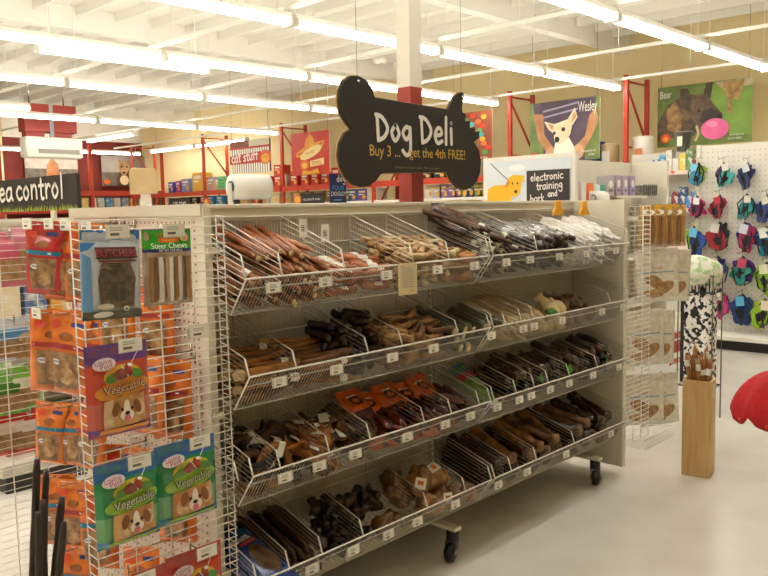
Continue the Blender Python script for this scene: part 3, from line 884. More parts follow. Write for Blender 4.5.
pack(P, 3, d3[3] + .14, XM0, .07, .12, .034, .02, 5, ang=.4)
pack(P, 3, d3[4] + .1, XM0, .14, .18, .034, .02, 4, ang=.4)


def art_green(a):
    a.rect(C('1F5FA8', .3), 0, 0, 1, .18); a.rect(C('B8261C', .3), 0, .18, 1, .34); a.rect(mat('7FA83A', .3, '4F7A22', 30), .1, .38, .9, .85); a.rect(C('3A2E86', .3), 0, .88, 1, 1); a.ell(C('F0F0E6', .3), .5, .92, .3, .05)


og = pouch('treat_pouch', 'bright green pouch with red and blue top right of the third shelf joint', 'treat bag', None, .12, .26, .024, gl('5E9A2E'), art_green, 4)
lay(og, 3, .12, .26, .12, rotM('Z', .12) @ rotM('X', -1.15))
P = [proto('hide_chew', ('dark brown wrapped hide chew at the right of the third shelf', 'brown wrapped hide chew at the right of the third shelf')[i], 'dog chew', ('dark wrapped hide chews', 'brown wrapped hide chews')[i], [('body', lumpy(.19, rod(.021, .12), m_, n=9, seed=i, amp=.35, bend=.012, fr=45))]) for i, m_ in enumerate((mat('38221A', .22, '1F120C', 30, bump=.6, coat=.9), mat('60401F', .22, '35200F', 30, bump=.6, coat=.9)))]
pack(P, 3, .2, X9, .11, .16, .046, .036, 4, ang=.3)
gt = proto('green_card', 'small green label card among the dark chews on the third shelf', 'label card', 'green cards on the third shelf', [('card', (lambda q: (q.box(-.022, .022, -.016, .016, -.001, .001, C('4F9A2E')), q)[1])(MB()))])
for px, py in ((542, 379), (570, 371), (366, 413), (608, 372)):
    p = at(px, py, Y=-.25); 
    o = gt if not gt.get('used') else dup(gt)
    gt['used'] = 1
    o.matrix_world = T(p.x, -.25, zb(3, -.25) + .105) @ rotM('X', 1.2) @ rotM('Z', RND.uniform(-.5, .5))

# --- bottom shelf


def art_blue_bin(a):
    a.ell(mat('7A5A3A', .3, '3E2A1A', 40), .5, .6, .3, .25); a.rect(C('E8E8EC', .3), .2, .14, .8, .24); a.rect(C('C9302A', .3), .25, .27, .75, .33)


obl = pouch('treat_pouch', 'deep blue treat pouch lying at the left end of the bottom shelf', 'treat bag', 'blue pouches on the bottom shelf', .12, .25, .026, gl('1E4FA0', '123A80'), art_blue_bin, 2)
for x, s, h, rz in ((-1.15, .24, .06, .1), (-1.12, .25, .095, -.1), (-1.14, .2, .12, .15)):
    lay(obl, 4, x, s, h, rotM('Z', rz) @ rotM('X', -1.45))
P = [proto('jerky_slab', ('long flat dark brown slab chew on the bottom shelf', 'long flat reddish dark slab chew on the bottom shelf')[i], 'dog chew', ('dark slab chews', 'reddish slab chews')[i], [('slab', lumpy(.27, rod(.024, .08), m_, n=10, seed=i, amp=.25, flat=.4, fr=40))]) for i, m_ in enumerate((mat('4A3020', .35, '33200F', 20, bump=.4), mat('5A3324', .35, '3A2014', 20, bump=.4)))]
pack(P, 4, -1.1, -.84, .13, .16, .05, .021, 5, ang=.06)
P = [proto('hoof_chew', ('small blackish hoof chew on the bottom shelf', 'small dark brown hoof chew on the bottom shelf')[i], 'dog chew', ('blackish hoof chews', 'dark brown hoof chews')[i], [('body', lumpy(.07, bone_prof(.016, 1.5), m_, n=8, seed=i, amp=.5, bend=.01))]) for i, m_ in enumerate((BLK, DARK2))]
pack(P, 4, -.85, -.58, .04, .07, .038, .026, 2, ang=.9)
pack(P, 4, -.83, -.5, .1, .18, .038, .026, 5, ang=.9)
kn = []
for i, m_ in enumerate((OCHRE, mat('8A5C2C', .3, '4E2F14', 25, bump=.4, coat=.6), mat('C08A4A', .3, '7E4E20', 25, bump=.4, coat=.6))):
    q = MB(); q.ball((0, 0, 0), (.045, .055, .042), m_, 16, .45, 1.6, i + 1); q.ball((.012, .045, .01), (.03, .032, .03), m_, 12, .3, 1.8, i + 4); q.ball((-.016, .046, .004), (.028, .03, .028), m_, 12, .3, 1.8, i + 7)
    lb = MB(); lb.box(-.022, .022, -.022, .022, .0485, .0497, LABEL, rotM('X', .7)); lb.box(-.012, .012, -.006, .01, .0497, .05, C('D9702A'), rotM('X', .7))
    kn.append(proto('knuckle_bone', ('big ochre knuckle bone in film on the bottom shelf', 'big brown knuckle bone in film on the bottom shelf', 'big light knuckle bone in film on the bottom shelf')[i], 'dog bone', ('ochre knuckle bones', 'brown knuckle bones', 'light knuckle bones')[i], [('bone', q), ('paper_label', lb)] if i != 1 else [('bone', q)]))
x4 = -.22
for i, (x, s, h) in enumerate(((-.55, .035, .05), (x4 - .08, .04, .05), (x4 + .02, .05, .05), (x4 - .14, .13, .05), (x4 - .03, .15, .05), (x4 + .07, .14, .05), (x4 - .09, .1, .12), (x4 + .0, .1, .12), (x4 - .16, .17, .1), (x4 + .1, .04, .045))):
    lay(kn[(1, 2, 0, 1, 0, 1, 0, 2, 1, 0)[i]], 4, x, s, h, rotM('Z', RND.uniform(0, 6)) @ rotM('X', RND.uniform(-.4, .4)))
P = []
for i, m_ in enumerate((mat('4A2A1C', .25, '27150D', 25, bump=.4, coat=.7), mat('7E5226', .25, '4A2C12', 25, bump=.4, coat=.7), mat('A37434', .25, '6A441A', 25, bump=.4, coat=.7))):
    P.append(proto('leg_bone', ('long dark leg bone in film on the bottom shelf', 'long brown leg bone in film on the bottom shelf', 'long golden leg bone in film on the bottom shelf')[i], 'dog bone', ('dark leg bones', 'brown leg bones', 'golden leg bones')[i], [('bone', lumpy(.26, bone_prof(.022, 1.6), m_, n=11, seg=16, seed=i + 2, amp=.2, fr=30))]))
pack(P[:1], 4, XM1, .22, .14, .15, .055, .045, 3, ang=.06)
pack([P[0], P[1], P[0], P[2]], 4, .22, .66, .12, .16, .058, .044, 3, ang=.16)
pack([P[0], P[0], P[1]], 4, .66, X9 - .02, .12, .16, .058, .044, 3, ang=.22)
q = MB(); q.box(-.03, .03, -.012, .012, -.0015, .0015, C('7FC22E'))
o = proto('green_card', 'lime green label card on the bones at the right end of the bottom shelf', 'label card', None, [('card', q)])
p = at(593, 411, Y=-.16); o.matrix_world = T(p.x, -.16, p.z) @ rotM('X', .6)

# ------------------------------------------------------------------ wing panels at the gondola's corners


def wing(name, label, x0, x1, y, z0, z1, ret, wr_=.0017):
    t = thing(name, label, 'wire panel', ((x0 + x1) / 2, y, z0))
    MO = T(-(x0 + x1) / 2, -y, -z0); m = MB(); n = int((z1 - z0) / .0254)
    for i in range(n + 1):
        z = z1 - (z1 - z0) * i / n
        m.tube([(x0, y + ret, z + .004), (x0, y, z), (x1, y, z), (x1, y + ret, z + .004)], wr_, WIREW, 5, MO, smooth=False)
    m.build('cross_wires', t)
    s = MB()
    for k in range(5):
        x = x0 + .004 + (x1 - x0 - .008) * k / 4
        s.tube([(x, y + .003, z0), (x, y + .003, z1)], .0022, WIREW, 5, MO)
    s.build('upright_wires', t)
    for x in (x0, x1):
        r = MB(); r.tube([(x, y + ret, z0), (x, y + ret, z1)], .002, WIREW, 5, MO); r.build('return_wire', t)
    return t


WY = -.247
wl = wing('wire_wing_panel', 'white wire grid panel with hanging treat bags at the near left corner', -1.655, -1.207, WY, .1, 1.40, .045)
wr = wing('wire_wing_panel', 'white wire grid panel at the far right end of the gondola', 1.243, 1.62, WY, .12, 1.40, .045)
wb = wing('wire_wing_panel', 'white wire grid panel at the left edge behind the red and orange bags', -1.75, -1.243, .68, .03, 1.40, .045, .0013)
# brackets that fix the panels to the gondola
for t, xs in ((wl, (-1.238, -1.212)), (wr, (1.225, 1.243))):
    for z in (.3, .8, 1.3):
        m = MB(); m.box(xs[0] - .004, xs[1] + .004, WY + .04, WY + .066, z - .01, z + .01, CREAM); o = m.build('bracket', t); in_bin(t, o)
for z in (.3, .8, 1.3):
    m = MB(); m.box(-1.247, -1.22, .655, .70, z - .01, z + .01, CREAM); o = m.build('bracket', wb); in_bin(wb, o)

HOOKS = []


def hook(loc, rz, L, label, tagged=True, group=None):
    """a peg hook along its own -Y with a price flag"""
    t = thing('peg_hook', label, 'hook', loc, rz, group)
    m = MB(); m.tube([(0, .004, 0), (0, -L, 0), (0, -L - .004, .008)], .0021, CHROME, 6); m.tube([(0, 0, .02), (0, 0, -.015)], .0035, CHROME, 6)
    m.build('rod', t)
    if tagged:
        m = MB(); m.box(-.033, .033, -L - .0075, -L - .006, -.014, .022, mat('E2DED4', .2)); a = Art(m, .062, .032, lambda u, v: L + .0078, .0002)
        vs0 = len(m.v); a.rect(PAPER, .0, 0, 1, 1); a.rules(mat('9A948A', .7), .15, .85, .15, .5, 2, .06); a.rect(mat('6E685E', .7), .16, .64, .56, .84)
        m.v = m.v[:vs0] + [(x, y, z + .021) for x, y, z in m.v[vs0:]]
        m.build('price_flag', t)
    return t


def place_pouch(o, px0, py0, px1, py1, Y):
    a = at(px0, py0, Y=Y); b_ = at(px1, py0, Y=Y); c = at((px0 + px1) / 2, py1, Y=Y)
    return (a + b_) / 2, (b_ - a).length, a.z - c.z


def front_pouch(name, label, rect, Y, art, body, d, flag, tilt=0., seed=0, hookname='x', hook_dx=0.):
    (c, w, h) = place_pouch(None, *rect, Y)
    o = pouch(name, label, 'treat bag', None, w, h, d, body, art, seed)
    o.location = (c.x, Y, c.z); o.rotation_euler = (0, tilt, 0)
    L = (WY - Y) + .03
    hook((c.x + hook_dx, WY - .002, c.z - .008), 0, L, hookname, True, None)
    return o


def art_blue(a):
    a.rect(gl('2F7FC4', '1B5A9E', 30), 0, 0, 1, .11)
    a.poly(gl('2F7FC4', '1F63A8', 20), [(0, .14), (.25, .14), (.1, .22), (0, .24)])
    a.poly(gl('5B93C9'), [(.0, .25), (.12, .3), (.14, .9), (.0, .9)])
    a.poly(C('6A3A22', .3), [(.29, .365), (.77, .365), (.86, .55), (.82, .87), (.25, .87), (.22, .55)])
    a.poly(mat('3F332F', .18, '6A5A50', 55, bump=.4, coat=.8), [(.3, .38), (.75, .38), (.84, .55), (.8, .85), (.28, .86), (.24, .55)])
    for x, y, r in ((.35, .5, .09), (.52, .47, .1), (.66, .56, .09), (.42, .66, .1), (.6, .72, .1)):
        a.ell(mat('2E2522', .15, '54443C', 70, coat=1.), x, y, r, r * .9, x * 7)
    a.rect(C('4A1F1C', .3), .2, .19, .9, .32); a.text(C('A8434A', .4), 'BUTCHERS', .55, .26, .026, .92)
    a.rect(C('6E2A22', .3), .23, .335, .88, .355)
    a.rect(mat('4A4436', .3, '6A6250', 30), 0, .9, 1, 1); a.ell(C('DAD6CC', .4), .3, .94, .16, .04); a.ell(C('C9C4B8', .4), .32, .85, .14, .035)
    a.ell(C('E08A3A', .4), .48, .05, .05, .025)
    a.ell(C('E6E2DA', .4), .66, .88, .05, .03); a.ell(C('2A2420', .4), .66, .885, .02, .012)


front_pouch('treat_pouch', 'large blue and white pouch of dark chews at the top left of the front grid', (79, 230, 139, 318), -.295, art_blue, mat('C3CAD3', .2, 'A9B4C2', 15, coat=.7), .02, 1, .03, 1, 'peg hook with price flag holding the large blue and white pouch')


def art_steer(a):
    a.rect(C('2E9E1E', .3), 0, 0, 1, .3); a.rect(C('2B2270', .3), 0, .26, 1, .3); a.rect(C('2B2270', .3), 0, 0, .55, .012)
    a.text(C('E2702A', .4), 'PET', .38, .085, .017); a.text(C('3A3A6A', .4), "'N SHAPE", .6, .085, .011)
    a.rect(C('D85A1E', .4), .32, .115, .72, .175); a.text(C('F0C23A', .4), 'Naturally', .52, .145, .011)
    a.ell(C('E8C9A2', .4), .84, .11, .09, .055); a.ell(C('C49A72', .4), .84, .13, .05, .025)
    a.text(C('F4F2EA', .4), 'Steer Chews', .52, .22, .0215)
    a.text(C('E8E8F0', .4), 'NET WT 3 OZ (85 g)', .52, .28, .008)
    for i, (x, c, wd) in enumerate(((.12, '9A6A42', .05), (.2, '7E4E2A', .03), (.3, 'D8CFC4', .07), (.42, 'B89A7C', .03), (.5, 'E4DDD4', .06), (.6, '8A5C38', .04), (.68, 'CFC6BC', .05), (.78, '5E3E26', .04), (.87, 'A06C3E', .04))):
        a.rect(mat(c, .15, coat=1.), x - wd / 2 - .012, .36, x + wd / 2 + .012, .95)


front_pouch('treat_pouch', 'clear pouch of chew sticks with a green header card on the front grid', (141, 229, 190, 304), -.28, art_steer, mat('B9A690', .12, '9C8266', 20, coat=1.), .012, 1, .01, 2, 'peg hook with price flag above the green header pouch')


def art_veg(top, mid, low, name_c, win, arc, foot, title):
    def f(a):
        a.rect(gl(top), 0, 0, 1, .2); a.rect(gl(mid), 0, .2, 1, .62); a.rect(gl(low), 0, .62, 1, 1)
        a.rect(gl(foot), 0, .9, 1, 1)
        a.ell(gl('D8B32A', arc, 25), .52, .34, .3, .11, -.1); a.ell(gl(arc), .52, .485, .43, .115, -.12, 24); a.ell(gl('4E8A2A'), .36, .36, .12, .05, -.3); a.ell(gl('4E8A2A'), .74, .34, .12, .05, .3)
        a.ell(gl('5A201E', '9A4438', 60), .5, .33, .13, .06, -.2); a.ell(gl('B03A2E', '7A1F1A', 60), .62, .3, .06, .07); a.ell(C('E8E4DC', .3), .66, .245, .04, .018); a.line(C('F0F0E8', .2), [(.7, .22), (.82, .12)], .002); a.line(C('F0F0E8', .2), [(.52, .25), (.6, .36)], .002)
        a.poly(gl('B87A3E', 'DDB070', 30), [(.2, .6), (.84, .56), (.86, .88), (.18, .91)]); a.poly(gl(win), [(.2, .6), (.34, .59), (.28, .9), (.18, .91)]); a.ell(gl('E8D8B8', 'C89A5A', 30), .34, .8, .1, .09); a.ell(gl('E8D8B8', 'C89A5A', 30), .74, .72, .1, .09)
        dog_face(a, .54, .715, .18)
        a.rect(gl(arc), .12, .9, .9, .955)
        a.ell(C('D8CBD2', .4), .25, .2, .18, .065, -.1); a.text(C('A8405A', .4), 'Loving', .24, .18, .02, .9, .08); a.text(C('A8405A', .4), 'Pets', .27, .228, .02, 1, .08)
        a.text(C('2A2A1A', .4), title, .535, .478, .0325, .93, .1); a.text(C('2A2A1A', .4), title, .51, .462, .0325, .93, .1); a.text(C(name_c, .4), title, .52, .468, .0315, .93, .1)
    return f


front_pouch('treat_pouch', 'purple and red treat pouch with a dog photo on the front grid', (83, 343, 146, 430), -.295, art_veg('6A3A8E', 'C0402A', 'C05A4A', 'E8B48A', 'D8B08A', 'DB8A22', '6A3A8E', 'Vegetable'), gl('6A3A8E', '8A3A6A'), .02, 1, .0, 3, 'peg hook with price flag holding the purple pouch', .02)
front_pouch('treat_pouch', 'green and blue treat pouch with a dog photo, the lower one at left', (93, 459, 155, 535), -.305, art_veg('1B62A6', '17824A', '5FA06A', 'D2D2B4', 'D2A060', '8CB82A', '2A72B4', 'Vegetable'), gl('1B62A6', '177A5A'), .022, 1, .0, 4, 'peg hook with price flag holding the left green pouch', .02)
front_pouch('treat_pouch', 'green and blue treat pouch with a dog photo, the higher one at right', (154, 440, 213, 512), -.295, art_veg('1B62A6', '17824A', '6FA87A', 'C8CAA2', 'C47A3A', '8CB82A', '2A72B4', 'Vegetable'), gl('1B62A6', '177A5A'), .02, 1, -.0, 5, 'peg hook with price flag holding the right green pouch', .025)
front_pouch('treat_pouch', 'red treat pouch at the bottom of the front grid, right one', (166, 549, 219, 622), -.295, art_veg('B02A1E', 'C8401C', 'C85A2A', 'F0D08A', 'D2A060', 'E09A2A', '8A1F18', 'Vegetable'), gl('A82A1E', 'C23A1E'), .02, 1, 0, 6, 'peg hook with price flag holding the red pouch at the right', .02)
front_pouch('treat_pouch', 'red treat pouch cut off at the bottom of the front grid, left one', (108, 573, 164, 648), -.295, art_veg('B02A1E', 'C8401C', 'C85A2A', 'F0D08A', 'D2A060', 'E09A2A', '8A1F18', 'Vegetable'), gl('A82A1E', 'C23A1E'), .02, 1, 0, 7, 'peg hook with price flag holding the red pouch at the left', .0)
p = at(188, 331, Y=WY); hook((p.x, WY - .002, p.z), 0, .05, 'empty peg hook with price flag right of the purple pouch')
p = at(163, 551, Y=WY)
# ------------------------------------------------------------------ bags on the pegboard end, faces turned to the left aisle


def art_strip(topc, win, band_c):
    def f(a):
        a.rect(gl(topc), 0, 0, 1, .12); a.rect(C('E8E4DC', .3), .1, .03, .9, .035)
        a.rect(C('2F3F8A', .3), .55, .13, .85, .18); a.ell(C('D8452A', .3), .2, .17, .12, .05)
        a.ell(mat('A8622A', .3, '7E3A1E', 40), .5, .29, .16, .05)
        a.rect(C(band_c, .3), .06, .38, .94, .44); a.rules(C('F2EDE4', .3), .1, .9, .385, .435, 1, .02)
        a.poly(mat(win, .2, '6E4A2A', 35, coat=.8), [(.14, .48), (.86, .48), (.8, .9), (.2, .9)])
        a.ell(C('D8D4D4', .3), .3, .6, .11, .035); a.rect(C('5A5A9A', .3), .22, .59, .36, .605); a.ell(gl('C8A070', '8A6038', 40), .55, .75, .18, .1, .6); a.ell(gl('B88A58', '7A5430', 40), .5, .6, .14, .07, -.4)
    return f


def side_pouch(label, group, x, y, z, w, h, art, body, d=.016, rz=-pi / 2, tilt=0., seed=0):
    o = pouch('treat_pouch', label, 'treat bag', group, w, h, d, body, art, seed)
    o.location = (x, y, z); o.rotation_euler = (tilt, 0, rz)
    return o


ORB = gl('EA7E24', 'D0620F', 14)
REDB = gl('C8202A', 'A8141E', 12)
proto_o = None
orange = dict(art=art_strip('E07A22', 'A88258', 'A8262A'), body=ORB)
redp = dict(art=art_strip('C8202A', 'A87A58', '1E7A9E'), body=REDB)
orb2 = dict(art=art_strip('E07A22', 'A87848', '1E7A9E'), body=ORB)


def from_px(px, py, Y):
    return at(px, py, Y=Y)


# (photo centre of the top edge, distance into the shop, width, height, look, label)
sides = [((45, 222), .36, .13, .24, redp, 'red treat pouch hanging at the upper left edge'),
         ((66, 222), .32, .13, .26, orange, 'orange treat pouch just right of the red one at the upper left'),
         ((82, 223), .27, .13, .26, orange, 'second orange treat pouch right of the red one'),
         ((103, 224), .2, .13, .25, orange, 'orange treat pouch behind the left edge of the front grid, top row'),
         ((54, 310), .34, .15, .27, orange, 'wide orange treat pouch, leftmost of the second row'),
         ((70, 311), .28, .16, .28, orange, 'wide orange treat pouch, second of the second row'),
         ((92, 312), .22, .15, .26, orange, 'wide orange treat pouch behind the grid edge, second row'),
         ((52, 402), .34, .11, .21, orb2, 'narrow orange pouch with teal band, leftmost of the third row'),
         ((73, 403), .29, .11, .21, orb2, 'narrow orange pouch with teal band, second of the third row'),
         ((93, 404), .22, .11, .22, orange, 'narrow orange pouch behind the grid edge, third row'),
         ((56, 474), .33, .13, .24, orb2, 'orange pouch behind the dark sticks, leftmost of the fourth row'),
         ((76, 480), .27, .13, .25, orange, 'orange pouch behind the dark sticks, second of the fourth row'),
         ((98, 492), .21, .13, .26, orb2, 'orange pouch with teal band behind the grid edge, bottom row'),
         ((78, 545), .25, .13, .25, orb2, 'orange pouch with teal band low down right of the dark sticks')]
for i, ((px, py), Y, w, h, look, lab) in enumerate(sides):
    p = at(px, py, Y=Y)
    x = max(p.x, -1.6)
    o = side_pouch(lab, None, x, Y, p.z, w, h, look['art'], look['body'], .018, -pi / 2 + RND.uniform(.45, .85), RND.uniform(-.03, .12), i)
    o.rotation_euler.y = RND.uniform(.0, .14)
    hook((W0 - .016, Y, p.z - .008), -pi / 2, (W0 - x) + .035, 'hook of the %s' % lab.replace(' hanging', '').replace(' partly', ''), i < 5)
# second packs behind, seen through the front grid
inner = [(-1.30, .0, 1.2), (-1.38, .1, 1.22), (-1.33, -.12, .98), (-1.38, .02, 1.0), (-1.31, .16, .99), (-1.40, -.1, 1.0), (-1.34, -.13, .66), (-1.34, .03, .68), (-1.34, -.12, .36), (-1.36, .06, .36), (-1.33, .2, .66)]
og_ = None
for i, (x, y, z) in enumerate(inner):
    lab = 'orange treat pouch hanging behind the front grid, row %s' % ('at the top' if z > 1.1 else 'beside the purple pouch' if z > .9 else 'behind the green pouches' if z > .5 else 'at the bottom')
    if og_ is None:
        og_ = side_pouch(lab, 'orange pouches behind the front grid', x, y, z, .12, .24, orange['art'], ORB, .018, -pi / 2 + .5)
        o = og_
    else:
        o = dup(og_, lab, loc=(x, y, z)); o.rotation_euler = (RND.uniform(-.05, .05), 0, -pi / 2 + RND.uniform(.2, .7))
    o['group'] = lab.replace('orange treat pouch', 'orange treat pouches')
    hook((W0 - .016, y, z - .008), -pi / 2, (W0 - x) + .04, 'peg hook carrying an orange pouch behind the front grid', False, 'peg hooks behind the front grid')
# packs on the far side of the rear grid, seen through its wires
rear = [((4, 232), 'pink pack', 'D87A90', 'C85A76', .16), ((26, 226), 'pale pink pack', 'E0A0AC', 'C87A8A', .12), ((8, 318), 'white and blue pack', 'C9D4DC', '5A9ACB', .17), ((26, 320), 'white pack', 'D6D2C6', 'B8A888', .12), ((6, 372), 'green pack', '6FBE4A', '3F8A2E', .17), ((25, 366), 'lime green pack', '7FC24A', 'D8E0C0', .12), ((4, 412), 'red pack', 'C23A2A', 'E0C8B8', .17), ((24, 410), 'red and white pack', 'C8392A', 'E8E0D8', .14)]
for i, ((px, py), nm, c1, c2, w) in enumerate(rear):
    p = at(px, py, Y=.74)

    def ar(a, c1=c1, c2=c2):
        a.rect(mat(c2, .3), .1, .25, .9, .5); a.rect(mat('B4946A', .3, '8E6A42', 30), .12, .5, .88, .88)
    o = pouch('treat_pouch', '%s seen through the wire panel at the left edge, %s' % (nm, ('top row', 'top row', 'second row', 'second row', 'third row', 'third row', 'bottom row', 'bottom row')[i]), 'treat bag', None, w, .16 if i != 0 else .2, .014, gl(c1), ar, i)
    o.location = (p.x, .745, p.z)
    hook((p.x, .69, p.z - .006), pi, .07, 'peg hook behind the %s on the rear wire panel' % nm, False, None)
# dark chew sticks standing at the lower left
for i, ((x0, y0), (x1, y1), Y, rr) in enumerate((((37, 459), (32, 600), -.72, .0075), ((43, 500), (44, 600), -.74, .0075), ((46, 470), (42, 600), -.70, .007), ((62, 497), (52, 600), -.74, .0075), ((64, 522), (57, 600), -.78, .007), ((38, 512), (39, 600), -.78, .007))):
    a = at(x0, y0, Y=Y); c = at(x1, y1, Y=Y); dr = (c - a); q = a + dr * ((.0 - a.z + .01) / dr.z) if dr.z < 0 else c
    L = (q - a).length
    m = MB(); M = Matrix.Translation((a + q) / 2) @ (q - a).to_track_quat('Y', 'Z').to_matrix().to_4x4()
    o = lumpy(L, lambda t: rr * (.75 if t in (0, 1) else 1), mat('33231C', .5, '1E130E', 25, bump=.4), n=8, seg=40, amp=.2, seed=i).build('stick_chew')
    o.matrix_world = M
    tag(o, '%s very dark tall stick standing at the lower left' % ('tallest', 'thin', 'second tallest', 'leaning', 'shorter right', 'shortest')[i], 'dog chew')


# ------------------------------------------------------------------ right end: hanging white bags
def art_yellowtop(a):
    a.rect(C('EDB028', .3), 0, 0, 1, .13); a.ell(C('F4EDDC', .3), .5, .17, .32, .07); a.ell(C('C8832A', .3), .5, .18, .14, .04)
    for i in range(4): a.rect(mat(('8A5424', 'A0662E', '7A4A20', 'B07A3E')[i], .2, coat=1.), .1 + i * .21, .26, .27 + i * .21, .96)


def art_whitebag(a):
    a.ell(C('B8443C', .3), .5, .09, .07, .022); a.text(C('B8443C', .3), 'Treats', .48, .36, .026)
    a.rect(C('6A8AAE', .3), .12, .43, .88, .45)
    a.ell(gl('C09A6A', '8A643C', 40), .4, .62, .26, .11, .5); a.ell(gl('B48A5A', '7E5630', 40), .62, .74, .25, .11, -.4); a.ell(gl('C8A474', '8A643C', 40), .36, .84, .24, .08, .1)


WB = gl('E4DED2', 'D2C8B8')
first = None
rows = [(205, 246, ((648, 1), (656, 1), (664, 1), (674, 1)), art_yellowtop, 'yellow topped', 'top row'),
        (249, 300, ((654, 0), (671, 0)), art_whitebag, 'white', 'second row'),
        (310, 362, ((640, 0), (654, 0)), art_whitebag, 'white', 'third row'),
        (374, 421, ((640, 0), (656, 0)), art_whitebag, 'white', 'bottom row')]
for y0, y1, xs, art, nm, rw in rows:
    for i, (px, kind) in enumerate(xs):
        Y = -.12 - .02 * i
        c, w, h = place_pouch(None, px - (7 if not kind else 5), y0, px + (12 if not kind else 6.5), y1, Y)
        lab = '%s treat bag on the right end grid, %s, %s from left' % (nm, rw, ORD[i])
        o = pouch('treat_pouch', lab, 'treat bag', None, w, h, .016, WB if not kind else gl('C9A874', 'A8804A'), art, i)
        o.location = (c.x, Y, c.z); o.rotation_euler = (0, RND.uniform(-.12, .05), (-.5 if not kind else -.3) + RND.uniform(-.25, .25))
    b2 = at(xs[-1][0] + 3, y0 - 1, Y=-.13)
    hook((W1 + .004, -.13, b2.z), pi / 2, b2.x - W1 + .03, 'long peg hook carrying the %s of bags at the right end grid' % rw, False)
for px, py, nm in ((676, 332, 'right'), (628, 330, 'left')):
    c, w, h = place_pouch(None, px - 6, py, px + 6, py + 30, .1)
    o = pouch('treat_pouch', 'red and white pack behind the right end grid, %s one' % nm, 'treat bag', None, w, h, .012, gl('D0402C', 'C23626'), lambda a: (a.rect(C('EAE6DC', .3), 0, .62, 1, .8), a.rect(C('EAE6DC', .3), .2, .2, .8, .25)), 2)
    o.location = (c.x, .1, c.z); hook((W1 + .004, .1, c.z - .006), pi / 2, c.x - W1 + .03, 'peg hook of the red and white pack behind the right end grid, %s one' % nm, False)
# inner bags hanging on the right end panel behind the grid
ib = None
for i, (y, z) in enumerate(((-.18, 1.3), (-.05, 1.28), (-.15, 1.0), (-.02, 1.02), (-.15, .7), (-.02, .7), (-.16, .4))):
    x = W1 + .09 + .03 * (i % 2)
    if ib is None:
        ib = pouch('treat_pouch', 'x', 'treat bag', 'bags behind the right end grid', .12, .2, .016, gl('D8CCB4', 'B89A6A'), art_whitebag, 3); o = ib
    else: o = dup(ib)
    o.location = (x, y, z); o.rotation_euler = (0, 0, RND.uniform(-.3, .3)); o['label'] = 'pale treat bag hung behind the wire grid at the right end of the gondola'
    hook((W1 + .004, y, z - .008), pi / 2, .16, 'peg hook on the right end panel behind the grid', False, 'peg hooks on the right end panel')
# wire tray at the foot of the right end
t = thing('wire_tray', 'small wire tray at the foot of the right end grid', 'wire tray', (1.45, -.3, .14))
m = MB()
for i in range(16): m.tube([(-.18 + i * .024, -.09, .05), (-.18 + i * .024, -.09, 0), (-.18 + i * .024, .06, 0)], .0015, WIREW, 4)
m.build('floor_grid', t); m = MB(); m.tube([(-.185, -.09, .05), (.185, -.09, .05), (.185, .06, .03)], .003, WIREW, 5); m.tube([(-.185, -.09, 0), (.185, -.09, 0)], .003, WIREW, 5); m.build('rim', t)

# ------------------------------------------------------------------ wooden box of sticks
BW = mat('D2AE78', .45, 'C49C62', 5, stretch=(9, 9, .8), bump=.05)
c0 = at(681, 474.5, Z=0); c1 = at(710, 479, Z=0); c2 = at(717.7, 476.5, Z=0)
e1 = (c1 - c0); e1.z = 0; L1 = e1.length; ang = atan2(e1.y, e1.x); L2 = .115
t = thing('stick_box', 'tall square wooden box holding chew sticks on the floor', 'wooden box', (c0.x, c0.y, 0), ang)
H = .505
sgn = 1
m = MB(); m.box(0, L1, 0, .012, 0, H, BW); m.build('side_panel', t, .002)
m = MB(); m.box(0, L1, L2 - .012, L2, 0, H, BW); m.build('side_panel', t, .002)
m = MB(); m.box(0, .012, .012, L2 - .012, 0, H, BW); m.build('side_panel', t, .002)
m = MB(); m.box(L1 - .012, L1, .012, L2 - .012, 0, H, BW); m.build('side_panel', t, .002)
m = MB(); m.box(.012, L1 - .012, .012, L2 - .012, 0, .012, BW); m.build('bottom', t)
m = MB(); m.box(L1, L1 + .0008, .03, .08, H - .09, H - .02, mat('D8C9A4', .5)); m.build('price_sticker', t)
SM = [mat('B0763A', .35, '7E4C20', 20, bump=.3), mat('9A5E2C', .35, '6A3C18', 20, bump=.3), mat('C48E4C', .35, '94602A', 20, bump=.3)]
MW = t.matrix_basis.copy()
for i in range(14):
    fx = .02 + (L1 - .04) * ((i % 5) + .5) / 5; fy = .022 + (L2 - .044) * ((i // 5) + .5) / 3
    h = RND.uniform(.6, .69); fx = L1 / 2 + (fx - L1 / 2) * 1.0; bx_ = L1 / 2 - (fx - L1 / 2) * .8; by_ = L2 / 2 - (fy - L2 / 2) * .7
    a = Vector((bx_, by_, .016)); q = a + (Vector((fx, fy, H)) - a) * ((h - .016) / (H - .016)); MM = Matrix.Translation((a + q) / 2) @ (q - a).to_track_quat('Y', 'Z').to_matrix().to_4x4()
    st = lumpy((q - a).length, rod(.0115, .02), SM[i % 3], n=8, seg=18, amp=.2, seed=i)
    if i % 2 == 0:
        s = thing('stick_chew', 'brown chew stick with white paper label standing in the wooden box', 'dog chew', (0, 0, 0), 0, 'labelled sticks in the wooden box')
        st.build('stick', s); lb = MB(); ll = (q - a).length
        band(lb, .0145, ll / 2 - .07, ll / 2 - .035, LABEL); lb.box(.012, .055, ll / 2 - .068, ll / 2 - .04, -.001, .001, LABEL); lb.build('paper_label', s)
    else:
        s = tag(st.build('stick_chew'), 'plain brown chew stick standing in the wooden box', 'dog chew', 'plain sticks in the wooden box')
    s.matrix_world = T(c0.x, c0.y, 0) @ rotM('Z', ang) @ MM

